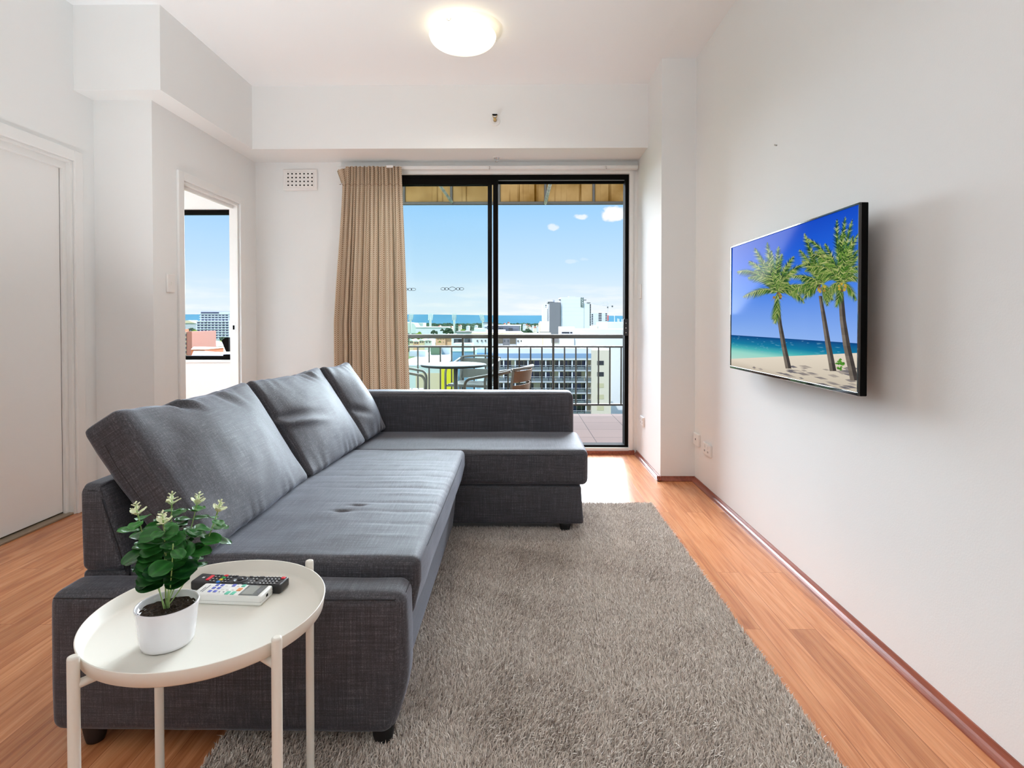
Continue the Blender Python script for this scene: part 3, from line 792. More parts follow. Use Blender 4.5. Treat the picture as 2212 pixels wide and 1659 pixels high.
part(softbox((-1.10, 2.925, .058), (.328, 3.50, .258), .013, (24, 10, 6), (0, .003, 0), lambda p, n: p + np.array((.014 * max(0, n[0]) * max(0, (.258 - p[2]) / .2) ** 1.3, 0, 0)), 3), 'chaise_base', FAB, sofa)
def f_ch(p, n):
    p = p.copy(); p[2] += .003 * nz(p, 4, 6)
    if n[2] > .2: p[2] += .006 * math.exp(-((p[0] - .12) / .25) ** 2) * (1 - n[1] ** 2)
    return p
ch = part(softbox((-1.10, 2.915, .262), (.362, 3.43, .446), .030, (40, 16, 6), (.006, .008, .008), f_ch, 5), 'chaise_cushion', FAB, sofa)
seam([(-.30, 2.915, .421), (0, 2.909, .424), (.33, 2.917, .420), (.351, 2.93, .422)], parent=ch)
fa = part(softbox((-1.222, 3.405, .262), (.333, 3.545, .688), .034, (30, 5, 12), (.004, .006, .003), lambda p, n: p + .002 * nz(p, 5, 8) * np.array((0, 1, 1)), 5), 'high_armrest', FAB, sofa)
seam([(-.85, 3.411, .672), (-.2, 3.407, .674), (.28, 3.411, .672)], parent=fa, r=.0014)
def f_back(p, n):
    p = p.copy(); k = (n[0] + 1) / 2
    p[0] -= k * .072 * max(0, (p[2] - .40) / .25)
    p += .002 * nz(p, 6, 9) * np.array((1, 0, .6))
    return p
bk = part(softbox((-1.226, 1.545, .415), (-1.088, 3.42, .662), .026, (5, 30, 8), (.003, .004, .004), f_back, 5), 'backrest', FAB, sofa)
seam([(-1.212, 1.549, .645), (-1.185, 1.545, .647), (-1.168, 1.548, .645), (-1.150, 1.546, .59), (-1.118, 1.546, .50), (-1.096, 1.548, .42)], parent=bk)
part(softbox((-1.224, 1.552, .055), (-1.10, 3.54, .42), .014, (3, 16, 6), (0, 0, 0), None, 3), 'back_base', FAB, sofa)
for (x, y) in ((-1.13, 1.475), (-.358, 1.472), (.246, 2.965), (.246, 3.46), (-1.13, 3.46)):
    MB().lathe([(0, .002), (.021, .002), (.024, .012), (.031, .05), (.031, .062), (0, .062)], (x, y, .0), 28).build('foot', M['footb'], sofa)
# ------------------------------------------------------------------ loose back cushions
def cushion(label, yc, w, ox, oz, hgt, rotz, seed, folds, tilt=-33.0):
    th = .125
    ti = R(tilt)
    ct, st_ = math.cos(ti), math.sin(ti)
    def fn(p, n):
        p = p.copy()
        u, v = n[1], n[2]                       # across and up
        e = (1 - u ** 8) * (1 - v ** 8)
        # corners stay thin and are pulled out, sides dip a little
        p[1] *= 1 - .035 * (1 - v * v) * abs(u) + .0
        p[2] += .018 * (u * u - .45) * max(0, v) ** 3
        x0 = p[0]
        edge = max(abs(u), abs(v))
        p[0] += .006 * nz((0, p[1], p[2]), 5, seed) + .003 * nz((x0, p[1], p[2]), 13, seed)
        # fine wrinkles running in from the top and bottom seams
        p[0] += .0022 * math.sin(p[1] * 70 + 14 * nz((0, p[1], 0), 5, seed)) * max(0, abs(v) - .6) / .4 * (1 if n[0] > 0 else .3)
        for (fu, fv, lu, lv, ang, am) in folds:
            du, dv = (u - fu), (v - fv)
            a = du * math.cos(ang) + dv * math.sin(ang); b = -du * math.sin(ang) + dv * math.cos(ang)
            if n[0] > -.2: p[0] += am * math.exp(-(a / lu) ** 2 - (b / lv) ** 2)
        # sits on the seat: flatten whatever would sink below it
        sag = ((1 - v) / 2) ** 2.2
        p[2] -= sag * max(0, oz + p[0] * -st_ - .466) / ct
        wz = oz + p[0] * -st_ + p[2] * ct
        if wz < .466: p[2] += (.466 - wz) / ct
        return p
    m = softbox((-th / 2, -w / 2, 0), (th / 2, w / 2, hgt), .024, (5, 48, 40), (.058, .0, .006), fn, 5)
    o = m.build('back_cushion', FAB, None, local=True)
    o.location = (ox, yc, oz); o.rotation_euler = (0, ti, rotz)
    tag(o, label, 'cushion', 'loose back cushions of the corner sofa')
    # gusset seams on the near end
    c = MB(); y = -w / 2 - .001
    c.tube([(-th / 2 * .35, y * .97, hgt - .012), (-th / 2 * .4, y * .99, hgt * .7), (-th / 2 * .3, y * .985, hgt * .35), (th * .05, y * .99, .06)], .0009, 6)
    c.build('piping', M['piping'], o, local=True)
    return o
cushion('large charcoal back cushion nearest the potted plant', 1.935, .77, -.938, .474, .430, 0, 1, [(-.35, .93, .06, .22, .5, -.022), (-.25, .95, .05, .2, .5, .012), (.3, .8, .05, .25, .4, -.008), (.45, .8, .05, .25, .4, .008)])
cushion('middle charcoal back cushion with diagonal creases', 2.675, .69, -.912, .474, .432, R(-3.5), 2, [(-.75, -.05, .5, .06, -.25, .016), (-.8, .12, .5, .07, -.25, -.016), (.4, .85, .05, .25, .5, -.010), (.55, .85, .05, .25, .5, .010), (.2, .85, .05, .25, .5, -.010)])
cushion('small-looking charcoal back cushion in the corner by the high armrest', 3.212, .38, -.880, .474, .425, R(-3), 3, [(-.7, -.3, .4, .1, -.3, -.014)], -30.5)
# ------------------------------------------------------------------ tray table
TCX, TCY, TR = -.640, 1.155, .226
TB, TT = .497, .527
tab = thing('tray_table', 'round cream tray table in front of the sofa', 'side table', (TCX, TCY, 0))
prof = [(0, TB - .002), (TR - .012, TB - .002), (TR - .004, TB + .004), (TR, TT - .001), (TR - .0005, TT), (TR - .0022, TT), (TR - .0028, TT - .001), (TR - .0085, TB + .006), (TR - .015, TB), (0, TB)]
tr = MB().lathe(prof, (TCX, TCY, 0), 128).build('tray', M['tray'], tab)
for k, a in enumerate((-124, -34.5, 56, 146)):
    c_, s_ = math.cos(R(a)), math.sin(R(a))
    lx, ly = TCX + .237 * c_, TCY + .237 * s_
    MB().tube([(lx, ly, .011), (lx, ly, .02), (lx, ly, .534), (lx, ly, .5375), (lx, ly, .539)], .0095, 20, radii=[.0095, .0095, .0095, .0088, .006]).build('leg', M['tray'], tab)
for a in (-124, -34.5):
    c_, s_ = math.cos(R(a)), math.sin(R(a))
    for z in (TB - .011,):
        MB().tube([(TCX - .232 * c_, TCY - .232 * s_, z), (TCX + .232 * c_, TCY + .232 * s_, z)], .0078, 14).build('cross_bar', M['tray'], tab)
    MB().tube([(TCX - .237 * c_, TCY - .237 * s_, .011), (TCX + .237 * c_, TCY + .237 * s_, .011)], .0085, 14).build('foot_bar', M['tray'], tab)
# ------------------------------------------------------------------ potted plant
PXc, PYc = -.679, 1.072
pot = thing('potted_plant', 'artificial eucalyptus plant in a glossy white pot', 'plant', (PXc, PYc, TB))
prof = [(0, 0), (.040, 0), (.045, .003), (.047, .010), (.0495, .03), (.0525, .06), (.0545, .074), (.0550, .0765), (.0545, .0785), (.0528, .0785), (.0515, .076), (.0505, .064), (0, .064)]
MB().lathe([(r * 1.0, z + TB) for r, z in prof], (PXc, PYc, 0), 72).build('pot', M['pot'], pot)
c = MB(); rs = random.Random(4)
rows = []
for i in range(15):
    rr = .0505 * i / 14
    for k in range(48):
        a = 2 * math.pi * k / 48
        rows.append((PXc + rr * math.cos(a), PYc + rr * math.sin(a), TB + .0645 + .003 * (1 - (i / 14) ** 2) + (rs.uniform(-.0018, .0022) if i else 0)))
fs = [(i * 48 + k, i * 48 + (k + 1) % 48, (i + 1) * 48 + (k + 1) % 48, (i + 1) * 48 + k) for i in range(14) for k in range(48)]
c.add(rows, fs, 0, False).build('soil', M['soil'], pot)
LV, LF, LT = [], [], []
rl = random.Random(21)
def leaf(base, dirv, nrm, L, W, tint, store=None):
    d = Vector(dirv).normalized(); n = Vector(nrm); n = (n - d * n.dot(d)).normalized(); s = d.cross(n)
    NU, NW = 9, 4
    V_, F_ = store if store else (LV, LF)
    b = len(V_)
    cup = rl.uniform(.10, .22); curl = rl.uniform(-.25, .05)
    for i in range(NU + 1):
        t = i / NU
        wd = W * (math.sin(math.pi * (t * .94 + .03)) ** .55) * (.86 + .28 * t)
        for k in range(-NW, NW + 1):
            u = k / NW
            q = Vector(base) + d * (L * t) + s * (wd * .5 * u) + n * (cup * wd * .5 * u * u + curl * L * t * t + .0010 * math.sin(9 * t + 5 * u * u))
            V_.append(q[:])
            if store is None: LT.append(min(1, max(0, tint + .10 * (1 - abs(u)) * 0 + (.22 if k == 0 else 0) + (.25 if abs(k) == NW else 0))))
    for i in range(NU):
        for k in range(2 * NW):
            q = b + i * (2 * NW + 1) + k
            F_.append((q, q + 1, q + 2 * NW + 2, q + 2 * NW + 1))
BV, BF = [], []
stems = MB()
def bez(a, b, c_, t): return a * (1 - t) ** 2 + b * 2 * t * (1 - t) + c_ * t * t
def sprig(tip, lean, pairs, big, t0, tips=True, tint=.25):
    base = Vector((PXc + rl.uniform(-.004, .004), PYc - .003 + rl.uniform(-.003, .003), TB + .066))
    tip = Vector(tip); mid = (base + tip) / 2 + Vector(lean)
    pts = [bez(base, mid, tip, k / 16) for k in range(17)]
    stems.tube(pts, .0011, 7)
    for i in range(pairs):
        t = t0 + (.93 - t0) * i / max(1, pairs - 1)
        p = bez(base, mid, tip, t); ax_ = (bez(base, mid, tip, min(1, t + .03)) - bez(base, mid, tip, t - .03)).normalized()
        a0 = i * 1.25 + rl.uniform(-.3, .3)
        size = big * (1 - .38 * (i / max(1, pairs - 1)) ** 1.6)
        for sg in (0, math.pi):
            u = Vector((math.cos(a0 + sg), math.sin(a0 + sg), 0)); u = (u - ax_ * u.dot(ax_)).normalized()
            dv = (u + ax_ * rl.uniform(-.05, .35))
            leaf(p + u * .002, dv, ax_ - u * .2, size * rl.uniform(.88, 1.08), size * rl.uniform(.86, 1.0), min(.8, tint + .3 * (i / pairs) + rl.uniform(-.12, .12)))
    if tips:    # pale new growth
        ax_ = (tip - bez(base, mid, tip, .93)).normalized()
        p = tip.copy()
        stems.tube([p - ax_ * .006, p + ax_ * .004, p + ax_ * .022], .0016, 6, radii=[.0016, .0014, .0007])
        for j, (h, s) in enumerate(((0.0, .019), (.009, .013), (.017, .009), (.022, .006))):
            a0 = j * 1.5 + rl.uniform(0, 1)
            for sg in (0, 2.1, 4.2) if j < 2 else (0, math.pi):
                a = Vector((0, 0, 1)); u = Vector((math.cos(a0 + sg), math.sin(a0 + sg), 0)); u = (u - ax_ * u.dot(ax_)).normalized()
                leaf(p + ax_ * h, u * .9 + ax_ * rl.uniform(.5, 1.0), ax_ - u * .3, s, s * .62, 0, (BV, BF))
def T(x, y, Y): return at(x, y, 1, Y)[:]
sprig(T(298, 1112, 1.045), (-.006, -.004, .012), 5, .046, .52)
sprig(T(371, 1090, 1.10), (-.004, .01, .004), 8, .046, .46)
sprig(T(353, 1132, 1.02), (.010, -.012, .0), 2, .040, .80, tint=.30)
sprig(T(425, 1090, 1.12), (.004, .012, .004), 5, .042, .58)
sprig(T(470, 1106, 1.11), (.014, .012, -.012), 3, .040, .74)
sprig(T(330, 1150, 1.07), (-.012, .004, .0), 5, .046, .50, tips=False)
sprig(T(402, 1165, 1.09), (.012, .008, .0), 5, .044, .58, tips=False, tint=.3)
sprig(T(374, 1175, 1.00), (.010, -.012, .0), 3, .046, .60, tips=False, tint=.06)
fb = Vector((PXc, PYc - .004, TB + .066)); ft = Vector(T(355, 1140, 1.025))
for k in range(8):      # the front sprig: stacked pairs of broad dark leaves
    t_ = .34 + .60 * k / 7
    p = fb.lerp(ft, t_)
    for sg in (-1, 1):
        L_ = .050 - .010 * (k / 7) + rl.uniform(-.004, .004)
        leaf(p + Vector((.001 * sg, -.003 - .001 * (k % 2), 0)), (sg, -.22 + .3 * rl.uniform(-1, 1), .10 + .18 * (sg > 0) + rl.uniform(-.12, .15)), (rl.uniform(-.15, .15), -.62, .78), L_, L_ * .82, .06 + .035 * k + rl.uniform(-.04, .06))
stems.tube([fb, fb.lerp(ft, .5), ft], .0014, 7)
leaf(T(345, 1245, 1.05), (-.7, -.3, -.45), (0, 0, 1), .040, .020, .2)
leaf(T(402, 1195, 1.08), (.8, .1, .1), (0, -.2, 1), .045, .040, .6)
leaf(T(436, 1160, 1.10), (.8, -.2, -.1), (0, -.3, 1), .042, .034, .5)
stems.build('stems', M['stem'], pot)
mb = MB().add(LV, LF, 0, True); o = mb.build('foliage', M['leaf'], pot)
a = o.data.attributes.new('tint', 'FLOAT', 'POINT'); a.data.foreach_set('value', LT)
MB().add(BV, BF, 0, True).build('new_leaf', M['blossom'], pot)['label'] = 'pale cream new leaf tips'
# ------------------------------------------------------------------ remote controls
M['btn'] = mat('grey_rubber_key', (.05, .05, .055, 1), .5)
M['red'] = mat('red_key', srgb(222, 40, 58), .4); M['green'] = mat('green_key', srgb(20, 160, 80), .4)
M['yellow'] = mat('yellow_key', srgb(232, 190, 30), .4); M['blue'] = mat('blue_key', srgb(30, 120, 205), .4)
M['ink'] = mat('white_print', (.75, .75, .75, 1), .6)
M['wrem'] = mat('white_remote_plastic', (.82, .82, .79, 1), .35)
M['indigo'] = mat('indigo_key', srgb(92, 104, 196), .45); M['mint'] = mat('mint_key', srgb(96, 196, 166), .45)
M['orange'] = mat('orange_key', srgb(226, 140, 70), .45); M['lcd'] = mat('grey_display', srgb(150, 152, 146), .2); M['lcdf'] = mat('dark_display_frame', srgb(92, 94, 92), .3)
# black remote: long axis x from its foot (left) to its head (right)
br = thing('television_remote', 'black television remote with red power key lying on the tray', 'remote', (-.648, 1.294, TB), R(-4.6))
body = softbox((-.1085, -.0225, .001), (.1085, .0225, .0195), .005, (20, 6, 3), (0, 0, 0), lambda p, n: p + np.array((0, 0, .003 * (n[0] ** 2 if n[2] > 0 else 0))) * (1 if n[2] > 0 else 0), 3)
rb = body.build('body', M['blackpl'], br, local=True)
def key(par, m, x, y, sx, sy, z=.0195, h=.0022, name='button', lab=None, r=.0012):
    c = MB().rbox(x - sx / 2, x + sx / 2, y - sy / 2, y + sy / 2, z - .002, z + h, r, 2)
    q = c.build(name, m, par, local=True)
    if lab: q['label'] = lab
    return q
def zt_(x): return .0195 + .003 * (x / .1085) ** 2
K = lambda m, x, y, sx, sy, lab=None: key(rb, m, x, y, sx, sy, zt_(x), .002, 'button', lab)
K(M['red'], .0985, .013, .009, .009, 'red power button')
K(M['red'], -.074, .0, .008, .024, 'wide red button')
for j, m_ in enumerate(('red', 'green', 'yellow', 'blue')): K(M[m_], -.044 - .0, .016 - j * .0105, .008, .0072, m_ + ' button')
for i, x in enumerate((-.064, -.055)):
    for j in range(4): K(M['btn'], x, .016 - j * .0105, .005, .005)
for i, x in enumerate((-.034, -.026)):
    for j in range(4): K(M['btn'], x, .016 - j * .0105, .005, .005)
for (x, y) in ((-.018, .016), (-.018, -.0155), (.018, .016), (.018, -.0155)): K(M['btn'], x, y, .008, .005)
for i in range(3):
    K(M['btn'], .030 + i * .0085, .016, .0072, .006); K(M['btn'], .030 + i * .0085, -.016, .0072, .006)
for i in range(5):
    x = .058 + i * .0085
    K(M['btn'], x, .015, .0066, .0066); K(M['btn'], x, .0045, .0066, .0066) if i else None; K(M['btn'], x, -.0065, .0066, .0066); K(M['btn'], x, -.0165, .0066, .0066)
K(M['btn'], .038, .003, .007, .006)
MB().lathe([(.0, .0205), (.013, .0205), (.0135, .0215), (.0155, .0215), (.016, .0195)], (0, 0, 0), 40).build('navigation_ring', M['btn'], rb, local=True)
MB().lathe([(0, .0235), (.0055, .0235), (.0065, .0225), (.0065, .02)], (0, 0, 0), 24).build('ok_button', M['blackpl'], rb, local=True)
c = MB()
rk = random.Random(2)
for i in range(7):
    for j in range(4):
        x = .058 + (i % 5) * .0085 + (0 if i < 5 else -.028); y = (.015, .0045, -.0065, -.0165)[j]
        c.box(x - .0016, x + .0016, y - .0012, y + .0012, zt_(x) + .002, zt_(x) + .0023)
for j in range(4):
    for x in (-.064, -.055, -.034, -.026): c.box(x - .0012, x + .0012, .0155 - j * .0105, .0170 - j * .0105, zt_(x) + .002, zt_(x) + .0023)
c.box(-.0925, -.0905, -.003, .003, zt_(-.09), zt_(-.09) + .0003).box(-.0895, -.0875, -.003, .003, zt_(-.09), zt_(-.09) + .0003)
c.build('key_lettering', M['ink'], rb, local=True)
# white air conditioner remote
wr = thing('air_conditioner_remote', 'white remote with a grey display in front of the black remote', 'remote', (-.640, 1.243, TB), R(-3.6))
body = softbox((-.080, -.0275, .0), (.080, .0275, .0215), .0045, (12, 5, 3), (0, 0, 0), None, 3)
wb = body.build('body', M['wrem'], wr, local=True)
MB().box(-.0802, .0802, -.0277, .0277, .0088, .0094).build('case_joint', mat('grey_joint', (.45, .45, .43, 1), .6), wb, local=True)
Z = .0215
MB().rbox(.026, .0715, -.0235, .0235, Z - .001, Z + .0006, .0004, 1).build('display_frame', M['lcdf'], wb, local=True)
MB().rbox(.031, .056, -.0195, .0195, Z, Z + .001, .0003, 1).build('display', M['lcd'], wb, local=True)
for (m_, x, y, sx, sy) in [('indigo', -.046, .018, .0075, .0085), ('indigo', -.034, .018, .0075, .0085), ('indigo', -.046, .004, .0075, .0085), ('indigo', -.034, .004, .0075, .0085), ('indigo', -.046, -.011, .0075, .0085), ('indigo', -.034, -.011, .0075, .0085),
                          ('indigo', -.007, .019, .008, .011), ('mint', .016, .019, .0085, .011), ('orange', .016, .001, .010, .013), ('mint', -.002, -.016, .009, .014), ('mint', .011, -.016, .009, .014),
                          ('wrem', -.022, .018, .007, .008), ('wrem', -.022, .002, .007, .010), ('wrem', -.010, .001, .007, .010), ('wrem', .002, .002, .006, .010), ('wrem', -.022, -.014, .008, .009), ('wrem', .005, .019, .006, .010)]:
    key(wb, M[m_], x, y, sx, sy, Z, .0012, 'button', None if m_ == 'wrem' else m_ + ' button', .001)
c = MB()
for (x, y, sy) in ((-.061, .0, .016), (-.066, -.004, .010), (.066, .0, .014), (.0625, .0, .010)): c.box(x - .0009, x + .0009, y - sy, y + sy, Z + .0005, Z + .0009)
for (x, y) in ((-.022, -.014), (-.012, -.014)): c.lathe([(0, .0015), (.0018, .0015), (.0018, .001)], (x, y, Z), 10)
c.build('print', mat('grey_print', (.2, .2, .22, 1), .7), wb, local=True)
MB().rbox(.0795, .0806, -.004, .004, .009, .015, .0005, 1).build('infrared_window', M['dark'], wb, local=True)
# ------------------------------------------------------------------ balcony
BYF = 6.86
def tilemat():
    m, t, p = nt('brown_balcony_tiles')
    g = t.nodes.new('ShaderNodeNewGeometry').outputs['Position']
    br = t.nodes.new('ShaderNodeTexBrick'); br.offset = 0
    for k, v in (('Scale', 1), ('Mortar Size', .004), ('Brick Width', .40), ('Row Height', .40), ('Bias', 0)): br.inputs[k].default_value = v
    br.inputs['Color1'].default_value = srgb(98, 80, 74); br.inputs['Color2'].default_value = srgb(105, 86, 79); br.inputs['Mortar'].default_value = srgb(52, 40, 36)
    t.links.new(mapping(t, g, (1, 1, 1), (0, 0, 0), (.07, .12, 0)), br.inputs['Vector'])
    t.links.new(br.outputs['Color'], p.inputs['Base Color']); p.inputs['Roughness'].default_value = .9; p.inputs['Specular IOR Level'].default_value = .05
    return m
struct('floor_balcony', MB().box(-3.4, 2.2, YW + .14, BYF, -.22, -.015), tilemat(), 'brown tiled balcony floor')
struct('wall_balcony', MB().box(2.2, 2.35, YW + .14, BYF, -.22, 3.4), M['wall'], 'side wall of the balcony out of view')
YRL = 6.78
rl_ = thing('balcony_railing', 'dark bronze balcony railing outside the sliding door', 'railing', (0, YRL, 0))
def rz(y): return at(1200, y, 1, YRL).z
MB().rbox(-3.3, 2.19, YRL - .03, YRL + .03, rz(731), rz(722.5), .006, 2).build('top_rail', M['railing'], rl_)
MB().rbox(-3.3, 2.19, YRL - .015, YRL + .015, rz(751), rz(747), .003, 1).build('middle_rail', M['railing'], rl_)
MB().rbox(-3.3, 2.19, YRL - .015, YRL + .015, rz(876), rz(872), .003, 1).build('bottom_rail', M['railing'], rl_)
xa, xb = at(1000, 760, 1, YRL).x, at(1195, 760, 1, YRL).x
posts = [xa - (xb - xa), xa, xb, xb + (xb - xa) * .98]
for x in posts: MB().rbox(x - .013, x + .013, YRL - .018, YRL + .018, -.02, rz(731), .003, 1).build('post', M['railing'], rl_)
b0 = None
for k in range(-1, 3):
    for i in range(1, 8):
        x = posts[1] + (xb - xa) * (k - 0) + (xb - xa) * i / 8.0
        if x < -3 or x > 2.15: continue
        if b0 is None:
            b0 = MB().box(-.0085, .0085, -.0085, .0085, rz(874), rz(749)).build('baluster', M['railing'], rl_, local=True); q = b0
        else: q = b0.copy(); COL.objects.link(q)
        q.location = (x, 0, 0)
# canopy edge: stained upright sheets between dark battens, braced by two struts
def awnmat():
    m, t, p = nt('stained_canopy_sheet')
    g = t.nodes.new('ShaderNodeNewGeometry').outputs['Position']
    streak = noise_n(t, mapping(t, g, (30, .8, .5)), 1, 4)
    blot = noise_n(t, mapping(t, g, (3, 3, 3)), 1, 4)
    c = ramp(t, blot, [(.3, srgb(108, 78, 36)), (.55, srgb(138, 108, 66)), (.75, srgb(150, 120, 78))])
    c = mixc(t, c, ramp(t, streak, [(.30, (.35, .26, .10, 1)), (.40, (1, 1, 1, 1))]))
    di = t.nodes.new('ShaderNodeBsdfDiffuse'); tr = t.nodes.new('ShaderNodeBsdfTranslucent'); mx = t.nodes.new('ShaderNodeMixShader'); mx.inputs[0].default_value = .12
    t.links.new(c, di.inputs['Color']); t.links.new(c, tr.inputs['Color']); t.links.new(di.outputs[0], mx.inputs[1]); t.links.new(tr.outputs[0], mx.inputs[2])
    t.links.new(mx.outputs[0], t.nodes['Material Output'].inputs['Surface'])
    return m
M['canopy'] = awnmat()
aw = thing('canopy_edge', 'brown stained sheet canopy edge hanging above the balcony railing', 'canopy', (0, 6.7, 2.4))
AY = 6.70
AZ1 = at(1200, 440, 1, AY).z; AZ0 = 2.86
edges = [at(x, 420, 1, AY).x for x in (660, 770, 873, 975, 1078, 1178, 1282, 1390, 1500)]
for x0, x1 in zip(edges, edges[1:]):
    MB().box(x0 + .012, x1 - .012, AY, AY + .012, AZ1 + .02, AZ0).build('sheet', M['canopy'], aw)
for x in edges: MB().rbox(x - .014, x + .014, AY - .02, AY + .012, AZ1, AZ0, .003, 1).build('batten', M['railing'], aw)
MB().rbox(edges[0], edges[-1], AY - .024, AY + .02, AZ1 - .012, AZ1 + .022, .003, 1).build('bottom_edge', M['railing'], aw)
M['strut'] = mat('galvanised_strut', (.42, .40, .36, 1), .5, .3, noise=(30, .4))
for (x, y, x2, y2) in ((976, 437, 947, 396), (1178, 440, 1191, 386)):
    a = at(x, y, 1, AY - .05); b = at(x2, y2, 1, 6.2)
    d = (b - a)
    MB().tube([a, b, a + d * 1.75], .020, 4).build('strut', M['strut'], aw)
struct('roof_balcony', MB().box(-3.4, 2.35, YW + .14, 5.5, 3.05, 3.2), M['ceil'], 'slab over the balcony')  # unseen slab, stopped short so light enters over the canopy edge
# bistro table
M['alud'] = mat('dull_aluminium_tube', srgb(110, 110, 103), .5, spec=.25)
tp = thing('bistro_table', 'round grey bistro table on the balcony', 'table', (-.55, 5.55, -.015))
tx = at(980, 790, 1, 5.55).x; ztb = at(980, 795.5, 1, 5.24).z + .012
tp.location.x = tx
m_tt = mat('grey_table_laminate', srgb(58, 64, 64), .7, spec=.1)
MB().lathe([(0, ztb - .02), (.30, ztb - .02), (.318, ztb - .016), (.325, ztb - .004), (.32, ztb + .003), (.30, ztb + .006), (0, ztb + .006)], (tx, 5.55, 0), 64).build('tabletop', m_tt, tp)
MB().tube([(tx + .02, 5.55, ztb - .02), (tx + .02, 5.55, .02)], .022, 16).build('pedestal', M['alud'], tp)
for k in range(4):
    a = R(45 + 90 * k)
    MB().tube([(tx + .02, 5.55, .05), (tx + .02 + .27 * math.cos(a), 5.55 + .27 * math.sin(a), 0.0)], .014, 8).build('foot', M['alud'], tp)
# bistro chairs (the chair faces +y in its own frame)
M['slat'] = mat('bronzed_slat', srgb(116, 94, 76), .7, spec=.1); M['slatg'] = mat('pale_grey_slat', srgb(112, 114, 107), .7, spec=.1)
def bistro_chair(name, label, loc, rotz, sm):
    e = thing(name, label, 'chair', loc, rotz, 'aluminium bistro chairs')
    for sg in (-1, 1):      # arm loop: front leg, arm, back upright
        x = .245 * sg
        pts = [Vector((x, .20, 0)), Vector((x, .21, .55))] + [Vector((x, .21 - .06 * (1 - math.cos(q)), .55 + .075 * math.sin(q))) for q in np.linspace(.3, 1.57, 5)] + [Vector((x, .0, .655)), Vector((x * .99, -.14, .68)), Vector((x * .97, -.22, .70))]
        MB().tube(pts, .0125, 12).build('arm_loop', M['alud'], e, local=True)
        MB().tube([(x * .95, -.17, 0), (x * .93, -.20, .42), (x * .93, -.24, .715)], .0125, 12).build('rear_leg', M['alud'], e, local=True)
    back = lambda a, z, r=0: (.262 * math.sin(a), -.16 - (.13 + r) * math.cos(a) - .06 * (z - .5) / .4, z)
    MB().tube([back(a, .728 - .02 * abs(a / 1.2) ** 2) for a in np.linspace(-1.15, 1.15, 17)], .013, 12).build('back_rail', M['alud'], e, local=True)
    for (z0, z1) in ((.475, .575), (.600, .700)):
        c = MB(); vs, fs = [], []
        A = np.linspace(-1.08, 1.08, 15)
        for a in A:
            vs += [back(a, z0), back(a, z1), back(a, z1, -.008), back(a, z0, -.008)]
        for i in range(14):
            for k in range(4): fs.append((i * 4 + k, i * 4 + (k + 1) % 4, i * 4 + 4 + (k + 1) % 4, i * 4 + 4 + k))
        fs += [(0, 1, 2, 3), (56, 59, 58, 57)]
        c.add(vs, fs, 0, False).build('back_slat', sm, e, local=True)
    MB().tube([(-.235, .20, .43), (.235, .20, .43), (.225, -.2, .43), (-.225, -.2, .43), (-.235, .20, .43)], .011, 10).build('seat_frame', M['alud'], e, local=True)
    for k in range(6): MB().rbox(-.225, .225, -.19 + k * .066, -.138 + k * .066, .437, .447, .003, 1).build('seat_slat', M['slatg'], e, local=True)
    return e
bistro_chair('bistro_chair', 'bronze-slatted bistro chair right of the balcony table, seen from behind', (-.20, 5.12, -.015), R(72), M['slat'])
bistro_chair('bistro_chair', 'pale slatted bistro chair behind the balcony table', (at(1022, 800, 1, 6.25).x, 6.25, -.015), R(165), M['slatg'])
bistro_chair('bistro_chair', 'bistro chair half hidden by the curtain, only its tube arms showing', (at(866, 830, 1, 5.35).x, 5.50, -.015), R(-82), M['slatg'])
# ------------------------------------------------------------------ the city below
GZ = -33.0
def cm(name, r, g, b, rough=.8, n=None): return mat(name, srgb(r, g, b), rough, noise=n)
C_ = {k: cm('city_' + k, *v) for k, v in dict(white=(226, 230, 236), cream=(226, 214, 196), grey=(128, 128, 134), lgrey=(196, 200, 206), dgrey=(88, 94, 100), brick=(176, 112, 92), peach=(226, 182, 146), blue=(118, 158, 190), sky=(140, 168, 200),
      yellow=(232, 220, 40), orange=(222, 120, 70), red=(196, 96, 76), roofgrey=(132, 132, 150), greeng=(96, 116, 90), palegreen=(206, 220, 212), tan=(222, 206, 170)).items()}
M['win'] = mat('dark_window_glass', (.02, .025, .035, 1), .12, spec=.6)
M['winb'] = mat('navy_window_glass', srgb(52, 60, 96), .2)
M['wincurt'] = mat('window_with_pale_blind', srgb(206, 196, 160), .6)
def bx(x0, x1, ytop, Y, depth=12.0, ybot=None):
    """box from two photo columns, a top row and a distance down to the ground"""
    a = at(x0, ytop, 1, Y); b = at(x1, ytop, 1, Y)
    z0 = GZ if ybot is None else at(x0, ybot, 1, Y).z
    return (a.x, b.x, Y, Y + depth, z0, a.z)
def bpart(name, m, par, x0, x1, y0, y1, Y, depth, out=0.0):
    b = bx(x0, x1, y0, Y - out, depth, y1)
    return MB().box(*b).build(name, m, par)
_win = {}
def window(par, m, cx, cz, w, h, Y, name='window'):
    """one window pane box, sharing its mesh with others of the same size"""
    key = (m.name, round(w, 2), round(h, 2))
    L = par.location
    if key not in _win:
        o = MB().box(-w / 2, w / 2, -.08, .3, -h / 2, h / 2).build(name, m, par, local=True); _win[key] = o.data
    else:
        o = bpy.data.objects.new(name, _win[key]); COL.objects.link(o); o.parent = par
    o.location = (cx - L.x, Y - L.y, cz - L.z)
    return o
def wgrid(par, m, x0, x1, y0, y1, nx, ny, fw, fh, Y, skip=None):
    a = at(x0, y0, 1, Y); b = at(x1, y1, 1, Y)
    dx, dz = (b.x - a.x) / nx, (a.z - b.z) / ny
    for i in range(nx):
        for j in range(ny):
            if skip and skip(i, j): continue
            mm = m if not isinstance(m, list) else m[(i * 7 + j * 3) % len(m)]
            window(par, mm, a.x + dx * (i + .5), a.z - dz * (j + .5), dx * fw, dz * fh, Y)
